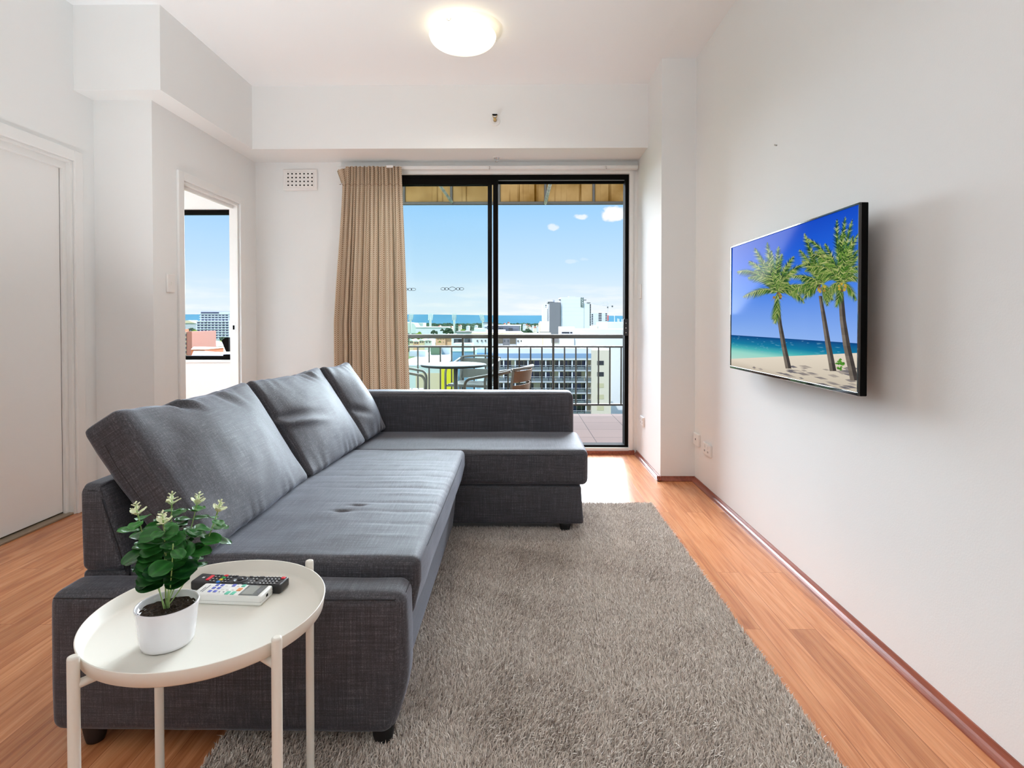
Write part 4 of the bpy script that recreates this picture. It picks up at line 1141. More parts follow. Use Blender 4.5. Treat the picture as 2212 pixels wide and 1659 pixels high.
def bld(name, label, x0, x1, Y, group=None, cat='building'):
    a = at((x0 + x1) / 2, 700, 1, Y)
    return thing(name, label, cat, (a.x, Y, GZ), 0, group)
# hills and ground
c = MB(); vs, fs = [], []
N_ = 90
for i in range(N_ + 1):
    x = -6500 + 13000 * i / N_
    pxx = 1120 + 1215 * x / 5200
    ridge = at(1100, 679.0 + 3.2 * max(0, min(1, (pxx - 900) / 330)) + .7 * math.sin(i * .55) * math.sin(i * .21 + 1), 1, 5200).z
    vs += [(x, 4700, GZ), (x, 5200, ridge), (x, 6400, GZ)]
for i in range(N_):
    for k in (0, 1): fs.append((i * 3 + k, i * 3 + k + 1, i * 3 + 4 + k, i * 3 + 3 + k))
m_h = mat('hazy_blue_hills', srgb(70, 112, 128), 1, spec=0, noise=(.002, .06))  # distance haze is put into this blue base colour
struct('hills', c.add(vs, fs), m_h, 'long blue range of hills on the horizon')
m_g = mat('suburban_ground', srgb(92, 112, 76), 1, spec=0, noise=(.02, .5))
struct('ground', MB().box(-6500, 6500, 20, 5000, GZ - 2, GZ), m_g, 'distant suburban ground below the building')
# tree cover reaching to the hills, more than one could count
def treeline(name, label, xs, y0, y1, n, s0, m, seed):
    rr = random.Random(seed); c = MB()
    ico = bmesh.new(); bmesh.ops.create_icosphere(ico, subdivisions=1, radius=1)
    iv = [v.co.copy() for v in ico.verts]; ico.verts.index_update(); ifc = [[v.index for v in f.verts] for f in ico.faces]; ico.free()
    for k in range(n):
        y = y0 + (y1 - y0) * rr.random() ** 1.5
        pxx = rr.uniform(*xs); x = at(pxx, 690, 1, y).x
        s = s0 * rr.uniform(.6, 1.5) * (1 + y / 3500)
        c.add([(x + v.x * s * 1.5 * rr.uniform(.85, 1.15), y + v.y * s, GZ + s * .8 + v.z * s * rr.uniform(.85, 1.15)) for v in iv], ifc, 0, True)
    o = c.build(name, m); tag(o, label, 'trees', None, 'stuff'); return o
m_t1 = mat('far_tree_cover', srgb(66, 84, 64), 1, spec=0, noise=(.08, .6)); m_t2 = mat('olive_tree_cover', srgb(116, 136, 56), 1, spec=0, noise=(.12, .5))
treeline('treeline', 'dark green tree cover below the hills, seen over the balcony railing', (860, 1370), 620, 4200, 4200, 3.4, m_t1, 3)
treeline('treeline', 'green tree cover below the hills, seen through the bedroom window', (350, 530), 420, 3600, 1000, 3.6, m_t1, 4)
_tree = {}
def tree(label, x, ytop, Y, w, kind='olive', group=None):
    top = at(x, ytop, 1, Y)
    e = thing('tree', label, 'tree', (top.x, Y, GZ), 0, group)
    rr = random.Random(int(x * 13 + ytop)); H_ = top.z - GZ; wd = w * Y / 1215 / 2
    MB().tube([(0, 0, 0), (.1, 0, H_ * .5), (0, .1, H_ * .75)], .3, 8, radii=[.5, .35, .2]).build('trunk', cm('tree_bark', 96, 78, 60) if 'b' not in _tree else _tree['b'], e, local=True)
    ico = bmesh.new(); bmesh.ops.create_icosphere(ico, subdivisions=2, radius=1)
    iv = [v.co.copy() for v in ico.verts]; ico.verts.index_update(); ifc = [[v.index for v in f.verts] for f in ico.faces]; ico.free()
    c = MB(); ch = min(H_ * .45, wd * .9)
    for k in range(34):
        a = rr.uniform(0, 6.28); q = math.sqrt(rr.random()); u, v_ = q * math.cos(a), q * math.sin(a)
        s = wd * rr.uniform(.16, .30)
        zc = H_ - s * .8 - ch * (q ** 2) * rr.uniform(.7, 1.3) - ch * .25 * rr.random()
        c.add([(u * wd * .85 + v.x * s * rr.uniform(.8, 1.2), v_ * wd * .8 + v.y * s, zc + v.z * s * rr.uniform(.7, 1.05)) for v in iv], ifc, 0, False)
    c.build('crown', {'olive': m_t2, 'dark': m_t1}[kind], e, local=True)
    return e
# --- balcony apartment block
Y = 150
ap = bld('apartment_block', 'wide apartment block with stacked balconies and a blue roof band', 1075, 1320, Y)
F3 = Y + 2.2
MB().box(at(1035, 700, 1, Y).x, at(1277, 700, 1, Y).x, F3, Y + 16, GZ, at(1200, 753, 1, Y).z).build('wall', C_['tan'], ap)
bpart('parapet', C_['white'], ap, 1030, 1279, 752, 764, Y, 15)
bpart('roof_band', C_['sky'], ap, 1030, 1277.4, 763.5, 773.5, Y, 3, .2)
bpart('fascia', C_['white'], ap, 1030, 1277.6, 773.5, 777.5, Y, 3, .1)
pitch = 24.35
for k in range(6):
    y = 799.3 + pitch * k
    bpart('floor_slab', C_['lgrey'], ap, 1030, 1277.6, y, y + 2.6, Y, 3)
    bpart('balustrade_rail', C_['lgrey'], ap, 1030, 1277, y - 10.2, y - 9.3, Y, .1, -.1)
    m_bg = M.setdefault('balglass', mat('grey_glass_balustrade', srgb(108, 118, 122), .2))
    for i in range(16):
        x = 1030 + i * 15.5
        bpart('balustrade_panel', m_bg, ap, x + .6, x + 14.9, y - 7.2, y, Y, .06, -.15)
cx = (1045, 1065, 1088, 1113, 1140.5, 1179, 1208, 1236, 1266)
for x in cx: bpart('column', C_['white'], ap, x - 1.3, x + 1.3, 777, 925, Y, .5, -.3)
rb_ = random.Random(8)
bays = list(zip(cx, cx[1:]))
for k in range(6):
    for (x0, x1) in bays:
        y0, y1 = 778.5 + pitch * k, 798.5 + pitch * k
        z = at(x0, (y0 + y1) / 2, 1, F3).z; h = at(x0, y0, 1, F3).z - at(x0, y1, 1, F3).z
        X0, X1 = at(x0, 800, 1, F3).x, at(x1, 800, 1, F3).x
        nseg = 3
        for s in range(nseg):
            r_ = rb_.random()
            mm = M['win'] if r_ < .62 else (M['wincurt'] if r_ < .8 else M['winb'])
            window(ap, mm, X0 + (X1 - X0) * (s + .5) / nseg, z, round((X1 - X0) / nseg * .86, 1), round(h * .95, 1), F3, 'glass_door')
bpart('side_wing', C_['cream'], ap, 1277.6, 1320, 756, 940, Y, 14, .6)
for k in range(5):
    a = at(1297, 784 + 24.4 * k, 1, Y - .6); window(ap, M['win'] if k < 2 else M['wincurt'], a.x, a.z, 1.75, 1.15, Y - .6)
# --- pale wall building behind it
b = bld('building', 'broad plain pale building behind the balcony apartments', 1133, 1400, 185)
bpart('wall', C_['white'], b, 1240, 1440, 711.5, 960, 185, 20)
bpart('wall', C_['white'], b, 1131, 1240, 729, 940, 184, 20)
bpart('downpipe', C_['tan'], b, 1171.4, 1173, 730, 752, 183.9, .3)
bpart('roof_plant_room', C_['white'], b, 1210, 1241, 706, 730, 188, 8)
bpart('dark_band_window', M['win'], b, 1213.5, 1230, 717, 720.5, 187.9, .3); bpart('dark_band_window', M['win'], b, 1231.5, 1236.5, 717.2, 720.3, 187.9, .3)  # black band of windows across the front
bpart('vent_box', C_['grey'], b, 1191, 1207, 731, 740.5, 183.5, 2)
# --- tower with the hotel sign
Y = 330
b = bld('hotel_tower', 'tallest white tower carrying a vertical grey sign', 1187, 1276, Y)
bpart('main_slab', C_['white'], b, 1211.5, 1261.2, 642, 740, Y, 20)
bpart('roof_plant', C_['lgrey'], b, 1228, 1243, 640.3, 642, Y + 4, 3)
bpart('side_slab', C_['white'], b, 1261.2, 1274, 655.5, 740, Y + .5, 18)
bpart('grey_slab', C_['grey'], b, 1187, 1210.6, 653, 745, Y - 2, 18)['label'] = 'grey slab'
bpart('roof_edge', C_['dgrey'], b, 1183.5, 1197, 651.8, 654.6, Y - 1, 12); bpart('roof_edge', C_['dgrey'], b, 1207.5, 1211.5, 646.4, 648.6, Y, 6)
bpart('plant_room', C_['lgrey'], b, 1194, 1198.5, 647.5, 653, Y, 4)
bpart('roof_edge', C_['dgrey'], b, 1262, 1266.7, 647.4, 648.8, Y, 3); bpart('roof_edge', C_['dgrey'], b, 1268.2, 1275.6, 653.4, 654.8, Y, 3)
bpart('window_column', C_['dgrey'], b, 1274.2, 1276.2, 656.6, 704, Y + 1, 10)
for k in range(9): bpart('window', M['win'], b, 1274.2, 1276.3, 656.8 + k * 5.3, 660.6 + k * 5.3, Y + .9, .3)
m_sl = mat('panel_joint', srgb(206, 210, 220), .8)
for k in range(5): bpart('panel_joint', m_sl, b, 1212, 1260.5, 648 + k * 8.2, 648.3 + k * 8.2, Y - .03, .1)
sg_ = bpart('sign_board', mat('sign_grey_green', srgb(84, 102, 98), .6), b, 1254.6, 1261.0, 642.8, 663.4, Y - .5, .5)
sg_['label'] = 'vertical dark sign board with white lettering'
tc = bpy.data.curves.new('lettering', 'FONT'); tc.body = 'QUEST'; tc.align_x = 'CENTER'; tc.align_y = 'CENTER'; tc.size = 1
to = bpy.data.objects.new('tmp_lettering', tc); COL.objects.link(to)
bpy.context.view_layer.update()
dg = bpy.context.evaluated_depsgraph_get()
me = bpy.data.meshes.new_from_object(to.evaluated_get(dg)); bpy.data.objects.remove(to)
v = np.zeros(len(me.vertices) * 3); me.vertices.foreach_get('co', v); v = v.reshape(-1, 3)
a0, a1 = at(1254.6, 642.8, 1, Y - .56), at(1261.0, 663.4, 1, Y - .56)
mid = (a0 + a1) / 2; hl, hw = (a0.z - a1.z) * .94, (a1.x - a0.x) * .66
u = (v[:, 0] - (v[:, 0].max() + v[:, 0].min()) / 2) / np.ptp(v[:, 0]) * hl; w_ = (v[:, 1] - (v[:, 1].max() + v[:, 1].min()) / 2) / np.ptp(v[:, 1]) * hw
nv_ = np.c_[mid.x + w_, np.full(len(u), mid.y), mid.z - u] - np.array(b.location) - np.array((0, 0, 0))
nv_ -= 0
me.vertices.foreach_set('co', (nv_ - np.array(sg_.location)).reshape(-1)); me.update()
me.materials.clear(); me.materials.append(mat('white_sign_letters', srgb(236, 240, 240), .7))
lo = bpy.data.objects.new('lettering', me); COL.objects.link(lo); lo.parent = sg_
# --- slim white block left of it, cream block, penthouse roofs
b = bld('building', 'slim white block left of the hotel tower with a column of small windows', 1173, 1187, 352)
bpart('wall', C_['white'], b, 1172.6, 1187.5, 658.5, 740, 352, 14)
for k in range(9): bpart('window', C_['grey'], b, 1181.9, 1183.6, 668 + k * 3.1, 670 + k * 3.1, 351.9, .3)
bpart('window', M['win'], b, 1178, 1180.6, 658.9, 660.8, 351.9, .3); bpart('window', C_['grey'], b, 1178, 1180.6, 662.5, 664, 351.9, .3)
b = bld('building', 'cream windowless box in front of the slim white block', 1165, 1187, 270)
bpart('wall', C_['cream'], b, 1167.5, 1186.2, 694, 745, 270, 12); bpart('wing', C_['cream'], b, 1164.5, 1167.5, 697.5, 745, 272, 8)
bpart('roof_edge', C_['dgrey'], b, 1166, 1186.5, 717, 718, 269.8, 1)
b = bld('penthouse', 'grey penthouse with a thin white flat roof', 1063, 1126, 235)
bpart('wall', C_['grey'], b, 1052, 1122, 703.5, 745, 237, 8)
bpart('roof', C_['white'], b, 1048, 1126, 701.8, 703.4, 235, 10)
for x in (1079.5, 1083.5): bpart('window', M['win'], b, x, x + 2.4, 708, 711, 236.8, .3)
bpart('window', M['win'], b, 1099, 1107, 709, 715.5, 236.8, .3); bpart('column', C_['white'], b, 1123.6, 1124.6, 703.4, 716, 235.4, .4)
bpart('terrace_wall', C_['white'], b, 1050, 1092, 712, 745, 233, 3); bpart('terrace_wall', C_['white'], b, 1092, 1127, 715.6, 745, 233.4, 3)
b = bld('apartment_building', 'white and grey apartments with small windows behind the railing', 1063, 1131, 205)
bpart('wall', C_['white'], b, 1020, 1130.5, 719.5, 940, 205, 16)
bpart('roof_edge', C_['tan'], b, 1018, 1190, 719.4, 722, 204, 3)
bpart('wall', C_['grey'], b, 1086.5, 1102, 729, 760, 204.7, 1)
for (x0, x1, y0, y1) in ((1075.5, 1086, 730.5, 743), (1101.5, 1114.5, 730, 744)):
    bpart('balcony_recess', M['win'], b, x0, x1, y0, y1, 204.5, .5); bpart('balcony_front', C_['lgrey'], b, x0 - .6, x1 + .6, y1 - .6, y1 + 2.4, 204.2, .6)
for (x, y) in ((1089.8, 736.5), (1097.5, 736.5), (1119, 736.8), (1126, 736.8), (1031, 736.5), (1040.5, 736.2), (1048.5, 736.2)):
    a = at(x, y, 1, 204.6); window(b, M['win'] if x > 1100 else C_['dgrey'], a.x, a.z, .42, .68, 204.6)
# --- construction block with the crane, far right
b = bld('building_under_construction', 'concrete block with open floors under the tower crane', 1277, 1312, 430)
bpart('wall', C_['lgrey'], b, 1277, 1312, 676.5, 740, 430, 16)
wgrid(b, M['win'], 1277.5, 1281.5, 678, 704, 1, 7, .8, .6, 429.9)
wgrid(b, M['win'], 1292.5, 1300, 675.5, 694, 1, 5, .9, .62, 429.9); wgrid(b, M['win'], 1307.5, 1311.5, 676, 694, 1, 5, .8, .6, 429.9)
bpart('lower_wing', C_['cream'], b, 1274, 1291, 703, 740, 400, 10); bpart('lower_wing', C_['lgrey'], b, 1293, 1313.5, 696, 740, 395, 10)
cr = thing('tower_crane', 'thin pale tower crane over the concrete block', 'crane', (at(1312, 700, 1, 520).x, 520, GZ))
P5 = lambda x, y: at(x, y, 1, 520)
def latt(name, a, b_, w, m, n):
    c = MB(); a, b_ = Vector(a), Vector(b_); d = (b_ - a).normalized(); s = d.cross(Vector((0, 1, 0))).normalized() * w
    c.tube([a - s, b_ - s], w * .16, 4).tube([a + s, b_ + s], w * .16, 4)
    for k in range(n): c.tube([a.lerp(b_, k / n) + s * (1 if k % 2 else -1), a.lerp(b_, (k + 1) / n) - s * (1 if k % 2 else -1)], w * .13, 4)
    return c.build(name, m, cr)
m_cr = mat('crane_white', srgb(196, 204, 212), .6); m_cr2 = mat('crane_red', srgb(220, 96, 96), .6)
latt('mast', P5(1312.6, 740), P5(1312.6, 652), .45, m_cr, 22)
latt('jib', P5(1313, 661), P5(1279.5, 655.8), .32, m_cr, 16); latt('counter_jib', P5(1312, 661), P5(1325, 661.2), .36, m_cr, 5)
MB().tube([P5(1312.6, 652.5), P5(1290, 657.2)], .12, 4).tube([P5(1312.6, 652.5), P5(1323, 661)], .12, 4).build('tie_rods', m_cr, cr)
bpart('cab', C_['dgrey'], cr, 1311.8, 1314, 662.2, 665.4, 519, 1.5); bpart('counterweight', C_['dgrey'], cr, 1321.6, 1324.2, 660, 663.6, 519, 1.5)
bpart('mast_base', m_cr2, cr, 1311.4, 1314.8, 681, 693, 519, 2)['label'] = 'red section of the mast'
b = bld('building', 'low pale building with white roof masts at the right edge of the view', 1313, 1420, 360)
bpart('wall', C_['white'], b, 1312, 1425, 695.5, 740, 360, 20)
for (x, y) in ((1327.5, 681), (1334.5, 688), (1337, 689), (1343.5, 689.5), (1349.5, 680)): MB().tube([at(x, 700, 1, 362), at(x, y, 1, 362)], .22, 5).build('roof_mast', m_cr, b)
# --- stadium light towers
def light_tower(label, x, ytop, Y, lean):
    e = thing('floodlight_tower', label, 'light tower', (at(x, 700, 1, Y).x, Y, GZ), 0, 'stadium floodlight towers')
    m_p = M.setdefault('pylon', mat('pale_green_pylon', srgb(186, 200, 180), .6))
    MB().tube([(0, 0, 0), (0, 0, at(x, ytop + 13, 1, Y).z - GZ)], 1, 12, radii=[1.15, .95]).build('pole', m_p, e, local=True)
    zt0, zt1 = at(x, ytop + 13.5, 1, Y).z - GZ, at(x, ytop, 1, Y).z - GZ
    c = MB()
    for i in range(4):
        u = -2.2 + i * 1.47
        c.tube([(u * .85, 0, zt0), (u + lean, 0, zt1)], .16, 5)
    for j in range(6):
        zz = zt0 + (zt1 - zt0) * j / 5; c.tube([(-2.3 + lean * j / 5, 0, zz), (2.3 + lean * j / 5, 0, zz)], .14, 5)
    c.build('frame', m_p, e, local=True)
    for i in range(3):
        for j in range(5):
            zz = zt0 + (zt1 - zt0) * (j + .5) / 5; u = -1.47 + i * 1.47 + lean * (j + .5) / 5
            MB().lathe([(0, -.3), (.48, -.3), (.4, .2), (0, .3)], (u, 0, zz), 8, axis=1).build('floodlight', C_['white'], e, local=True)
light_tower('floodlight tower beside the curtain', 886.5, 678, 560, 1.0); light_tower('floodlight tower second from the curtain, with the widest pole', 929.5, 677.8, 520, .5)
light_tower('floodlight tower in the middle of the left pane', 981, 678.5, 580, 0); light_tower('floodlight tower next to the door frame, tilted left', 1043, 679.5, 600, -1.6)
# --- left pane: stadium, sheds, row houses, flat roofs
b = bld('stadium_stand', 'pale sloping stadium stand beside the curtain', 880, 903, 600)
q = [at(874, 720, 1, 600), at(904, 720, 1, 600), at(903, 712, 1, 600), at(894, 698, 1, 600), at(874, 696, 1, 600)]
MB().prism([(p.x, p.z) for p in q], 1, 600, 625).build('stand', C_['palegreen'], b)
b = bld('shed', 'long low white shed among the trees', 900, 965, 470)
bpart('wall', C_['white'], b, 898, 966, 707.5, 740, 470, 30); bpart('roof', C_['white'], b, 897, 967, 706.2, 707.6, 469, 32)
b = bld('office_block', 'distant pale office block left of the floodlight towers', 898, 915, 900); bpart('wall', C_['palegreen'], b, 899, 914, 697.5, 720, 900, 30)
b = bld('building', 'dark roofed white building with roof vents left of the door frame', 985, 1020, 300)
bpart('wall', C_['lgrey'], b, 985, 1019, 716.5, 745, 300, 14); bpart('roof', C_['dgrey'], b, 984, 1020, 716, 717.4, 299, 16)
for x in (991, 1005, 1012): bpart('roof_vent', C_['white'], b, x, x + 2.4, 713.4, 716, 304, 1)
b = bld('building', 'cream stepped building with a small upper storey left of the door frame', 1023, 1060, 290)
bpart('wall', C_['cream'], b, 1023, 1066, 716.6, 745, 290, 14); bpart('upper_storey', C_['palegreen'], b, 1024, 1066, 709, 717, 294, 8); bpart('upper_storey', C_['lgrey'], b, 1044, 1066, 696.5, 710, 298, 6)
bpart('roof', C_['dgrey'], b, 1043, 1067, 696, 697.3, 297, 8); bpart('window', M['win'], b, 1047, 1052, 707, 709.4, 297.8, .3)
for k, (x0, x1, yt, cc) in enumerate(((884, 893, 733.5, 'tan'), (893, 905, 735, 'peach'), (905, 917, 733, 'tan'), (917, 933, 733, 'palegreen'))):
    b = bld('row_house', ['row house nearest the curtain with a pale gable', 'low peach row house second from the curtain', 'row house with a rounded pale roof, third from the curtain', 'pale green row house at the end of the terrace'][k], x0, x1, 240, 'row houses beyond the flat roof')
    bpart('wall', C_[cc], b, x0 + .2, x1 - .2, yt + 3, 760, 240, 10)
    q = [at(x0 + .1, yt + 3.2, 1, 240), at(x1 - .1, yt + 3.2, 1, 240), at((x0 + x1) / 2 + 2, yt, 1, 240), at((x0 + x1) / 2 - 2, yt, 1, 240)]
    MB().prism([(p.x, p.z) for p in q], 1, 239.5, 251).build('roof', C_['palegreen'], b)
    for j in range(2): a = at(x0 + (x1 - x0) * (.3 + .4 * j), yt + 6, 1, 239.9); window(b, C_['dgrey'], a.x, a.z, .5, .6, 239.9)
b = bld('apartment_building', 'peach apartment building with rows of tiny windows', 941, 975, 225)
bpart('wall', C_['peach'], b, 941, 962, 728, 770, 225, 12); bpart('wall', C_['peach'], b, 962, 975, 726, 770, 226, 12); bpart('roof', C_['white'], b, 940, 976, 726.5, 728, 224, 14)
wgrid(b, M['win'], 943, 961, 730, 742, 3, 2, .14, .3, 224.9)
b = bld('apartment_building', 'dark grey and white block behind the left railing post', 979, 1020, 215)
bpart('wall', C_['dgrey'], b, 979, 1016, 724, 770, 215, 12); bpart('wall', C_['white'], b, 975.5, 980, 722, 770, 214, 10)
for (x0, x1) in ((990, 997), (1011, 1015)): bpart('window', M['win'], b, x0, x1, 733, 739, 214.9, .3)
bpart('balcony_front', C_['white'], b, 981, 997, 729.6, 732, 214.4, 1)
# near flat-roofed building with the yellow panel
Y = 96
b = bld('flat_roofed_building', 'near low building with a white flat roof and a yellow wall panel', 884, 990, Y)
zr = at(900, 791, 1, Y).z
xl, xr = at(840, 790, 1, Y).x, at(953, 790, 1, Y).x
MB().box(xl, xr, Y, Y + 50, GZ, zr).build('wall', C_['palegreen'], b)
MB().box(xl, xr, Y - .1, Y + .5, zr, zr + .25).build('parapet', C_['white'], b); MB().box(xl, xr, Y + 50, Y + 51, GZ, zr + 1.2).build('rear_parapet', C_['white'], b)
bpart('wall_panel', C_['tan'], b, 898, 952, 806, 850, Y, .3, .1)['label'] = 'tan wall panel'
bpart('wall_panel', C_['yellow'], b, 953, 988, 794.5, 850, Y, .8, .4)['label'] = 'bright yellow wall panel'
bpart('plant_screen', C_['greeng'], b, 930, 950, 750, 766, 128, 3); bpart('plant_screen', C_['lgrey'], b, 954, 972, 751, 765.5, 130, 3)
bpart('plant_screen', C_['lgrey'], b, 884, 919, 758, 770, 122, 3)
b = bld('stair_tower', 'blue box shaped tower with white roof equipment', 973, 1023, 108)
bpart('wall', C_['blue'], b, 974, 1022.5, 759, 950, 108, 9); bpart('roof_rim', C_['palegreen'], b, 971.5, 1023, 756.8, 759.4, 107.8, 9.4)
bpart('roof_equipment', C_['palegreen'], b, 978.5, 1019, 742.5, 754, 110, 5); bpart('roof_equipment', C_['white'], b, 977, 1021, 753.4, 757, 109.5, 6)
b = bld('building', 'angled white roof with a blue band between the tower and the door frame', 1022, 1060, 128)
bpart('wall', C_['white'], b, 1023, 1046, 766, 960, 128, 8); bpart('roof_band', C_['blue'], b, 1022, 1060, 761.5, 766, 128.6, 8); bpart('wall', C_['palegreen'], b, 1022, 1062, 752, 762, 131, 8)
# small houses among the trees
hr = random.Random(31)
spots = [(949, 703, 'red'), (993, 702, 'red'), (975, 704.5, 'red'), (1010, 704, 'white'), (1028, 702.5, 'white'), (1090, 698, 'red'), (1098.5, 695.5, 'red'), (1133, 700, 'white'), (1138, 700, 'red'), (1144, 702.5, 'red'), (1152, 703, 'white'), (1155.5, 706, 'red'), (1148, 708, 'white'), (1161, 703, 'tan'), (1157, 711, 'white'), (1064, 700, 'white')]
names = ['red roofed house left of the middle floodlight tower', 'red roofed house just right of the middle floodlight tower', 'small red roof under the middle floodlight tower', 'white house among trees right of the middle floodlight tower', 'white house among trees left of the tilted floodlight tower', 'pink block beside the door stile', 'taller pink block near the door stile', 'white house left of the long red roof', 'long red roofed house below the hills', 'orange roofed house in the middle of the right-hand trees', 'white house right of the orange roof', 'red roofed house beside the cream block', 'lone white house low among the trees', 'tan roofed house against the cream block', 'white round-topped house nearest the cream block', 'white house glimpsed between the door stiles']
for (x, yt, cc), lab in zip(spots, names):
    Yh = 700 + hr.uniform(-60, 60) if yt < 704 else 480 + hr.uniform(-30, 30)
    w = hr.uniform(4, 7)
    e = bld('house', lab, x - w / 2, x + w / 2, Yh, 'houses among the far trees', 'house')
    bpart('wall', C_['white'] if cc != 'red' else C_['cream'], e, x - w / 2, x + w / 2, yt + 1.6, yt + 14, Yh, 8)
    q = [at(x - w / 2 - .4, yt + 1.8, 1, Yh), at(x + w / 2 + .4, yt + 1.8, 1, Yh), at(x + w / 5, yt, 1, Yh), at(x - w / 5, yt, 1, Yh)]
    MB().prism([(p.x, p.z) for p in q], 1, Yh - .5, Yh + 9).build('roof', C_[cc], e)
for (x, yt, Y, w, k, lab) in ((955, 709, 420, 9, 'dark', 'tall dark conifer-like tree right of the wide floodlight pole'), (969, 706, 430, 26, 'dark', 'broad dark tree between two floodlight towers'), (1000, 710, 420, 26, 'olive', 'lighter green tree right of the middle floodlight tower'), (938, 712, 400, 18, 'dark', 'dark round tree at the wide floodlight pole'), (905, 716, 340, 36, 'olive', 'low light green tree above the railing by the curtain'), (1140, 708, 420, 26, 'dark', 'dark tree left of the cream block'), (950, 736, 214, 6, 'olive', 'small palm-like tree in front of the peach building'), (1010, 703, 640, 30, 'dark', 'wide dark tree far below the hills')):
    tree(lab, x, yt, Y, w, k)
# --- bedroom window view
Y = 330
b = bld('apartment_tower', 'white grid fronted apartment tower seen through the bedroom window', 424, 497, Y)
bpart('wall', C_['white'], b, 432.5, 497, 673.8, 760, Y, 18); bpart('wall', C_['white'], b, 424, 495, 694, 760, Y - 2, 6)
bpart('penthouse', C_['lgrey'], b, 434, 497, 672, 674, Y + 1, 12); bpart('window_band', M['winb'], b, 434, 472.5, 674.3, 677.4, Y - .2, .4)
wgrid(b, M['winb'], 434, 493.5, 679, 694, 8, 3, .66, .62, Y - .1)
wgrid(b, M['winb'], 425, 494.5, 695, 733, 9, 7, .66, .62, Y - 2.1)
for x in (445.5, 482): bpart('fin', C_['dgrey'], b, x, x + 1, 692.5, 730, Y - 2.3, .4)
for k in range(4): bpart('slab_edge', C_['white'], b, 430.5, 494, 677.4 + k * 5, 678.9 + k * 5, Y - .6, .8)
for k in range(8): bpart('slab_edge', C_['white'], b, 423.4, 494.6, 693.6 + k * 5.4, 695 + k * 5.4, Y - 2.6, .8)
Y = 150
b = bld('brick_tower', 'brown brick tower at the left of the bedroom window view', 392, 414, Y)
bpart('wall', C_['brick'], b, 386, 405, 717, 900, Y, 14); bpart('wall', C_['brick'], b, 404.5, 414.5, 716, 900, Y - .8, 12); bpart('roof_stack', C_['orange'], b, 396, 398.6, 711, 717, Y + 3, 2)
for k in range(6):
    for x in (393.6, 401.3):
        a = at(x, 719.5 + 9.2 * k, 1, Y - .05); window(b, M['wincurt'], a.x, a.z, .38, .42, Y - .05); window(b, C_['dgrey'], a.x, a.z - .52, .34, .5, Y - .05)
b = bld('building', 'pale peaked roofs far left in the bedroom window view', 392, 425, 420)
bpart('wall', C_['lgrey'], b, 388, 424, 698, 730, 420, 10)
q = [at(388, 698, 1, 420), at(424, 698, 1, 420), at(409, 692, 1, 420), at(403, 692, 1, 420)]; MB().prism([(p.x, p.z) for p in q], 1, 419, 430).build('roof', C_['tan'], b)
for (x0, x1, y0, y1, ylow, Y, roof, wall, lab) in ((414, 470, 736, 744, 750, 170, 'white', 'cream', 'wide pale roofed house below the apartment tower'), (412, 443, 749, 749, 757, 140, 'cream', 'orange', 'orange walled building below the pale roof'), (412, 450, 758, 764, 775, 120, 'roofgrey', 'white', 'grey roofed house at the bottom of the bedroom window'), (436, 478, 760, 766, 776, 112, 'roofgrey', 'cream', 'grey gabled roof beside the olive tree')):
    e = bld('house', lab, x0, x1, Y, None, 'house')
    bpart('wall', C_[wall], e, x0 + 1, x1 - 1, ylow - 3, ylow + 60, Y, 9)
    q0, q1, q2, q3 = at(x0, ylow - 2, 1, Y - .5), at(x1, ylow - 2, 1, Y - .5), at(x1 - 5, y0, 1, Y + 6), at(x0 + 6, y0, 1, Y + 6)
    r0 = at(x0, ylow - 2, 1, Y - .5).copy(); r1 = q1.copy(); r0.y = r1.y = Y + 12
    MB().add([q0, q1, q2, q3, r0, r1], [(0, 1, 2, 3), (3, 2, 5, 4), (0, 3, 4), (1, 5, 2), (0, 4, 5, 1)]).build('roof', C_[roof], e)
tree('wide olive green tree at the right of the bedroom window', 484, 733, 196, 78, 'olive')
tree('green tree behind the brick tower', 421, 711, 300, 18, 'olive'); tree('light tree left of the apartment tower foot', 414, 706, 340, 26, 'dark'); tree('small bright tree at the foot of the apartment tower', 481, 726, 300, 14, 'dark'); tree('pale green shrub-like tree below the apartment tower', 432, 731, 220, 22, 'olive')
# ------------------------------------------------------------------ sky
wld = bpy.data.worlds.new('sky'); sc.world = wld; wld.use_nodes = True
t = wld.node_tree; bg = t.nodes['Background']
g = t.nodes.new('ShaderNodeTexCoord').outputs['Generated']
sx = t.nodes.new('ShaderNodeSeparateXYZ'); t.links.new(g, sx.inputs[0])
el = sx.outputs['Z']
mr = t.nodes.new('ShaderNodeMapRange'); mr.inputs['From Min'].default_value = -.05; mr.inputs['From Max'].default_value = .45; t.links.new(el, mr.inputs['Value'])
E_ = lambda d: (math.sin(R(d)) + .05) / .5
skyc = ramp(t, mr.outputs['Result'], [(0, srgb(214, 226, 236)), (E_(0), srgb(236, 245, 251)), (E_(2), srgb(226, 241, 254)), (E_(5.5), srgb(197, 228, 255)), (E_(11.5), srgb(160, 210, 255)), (1, srgb(120, 178, 250))])
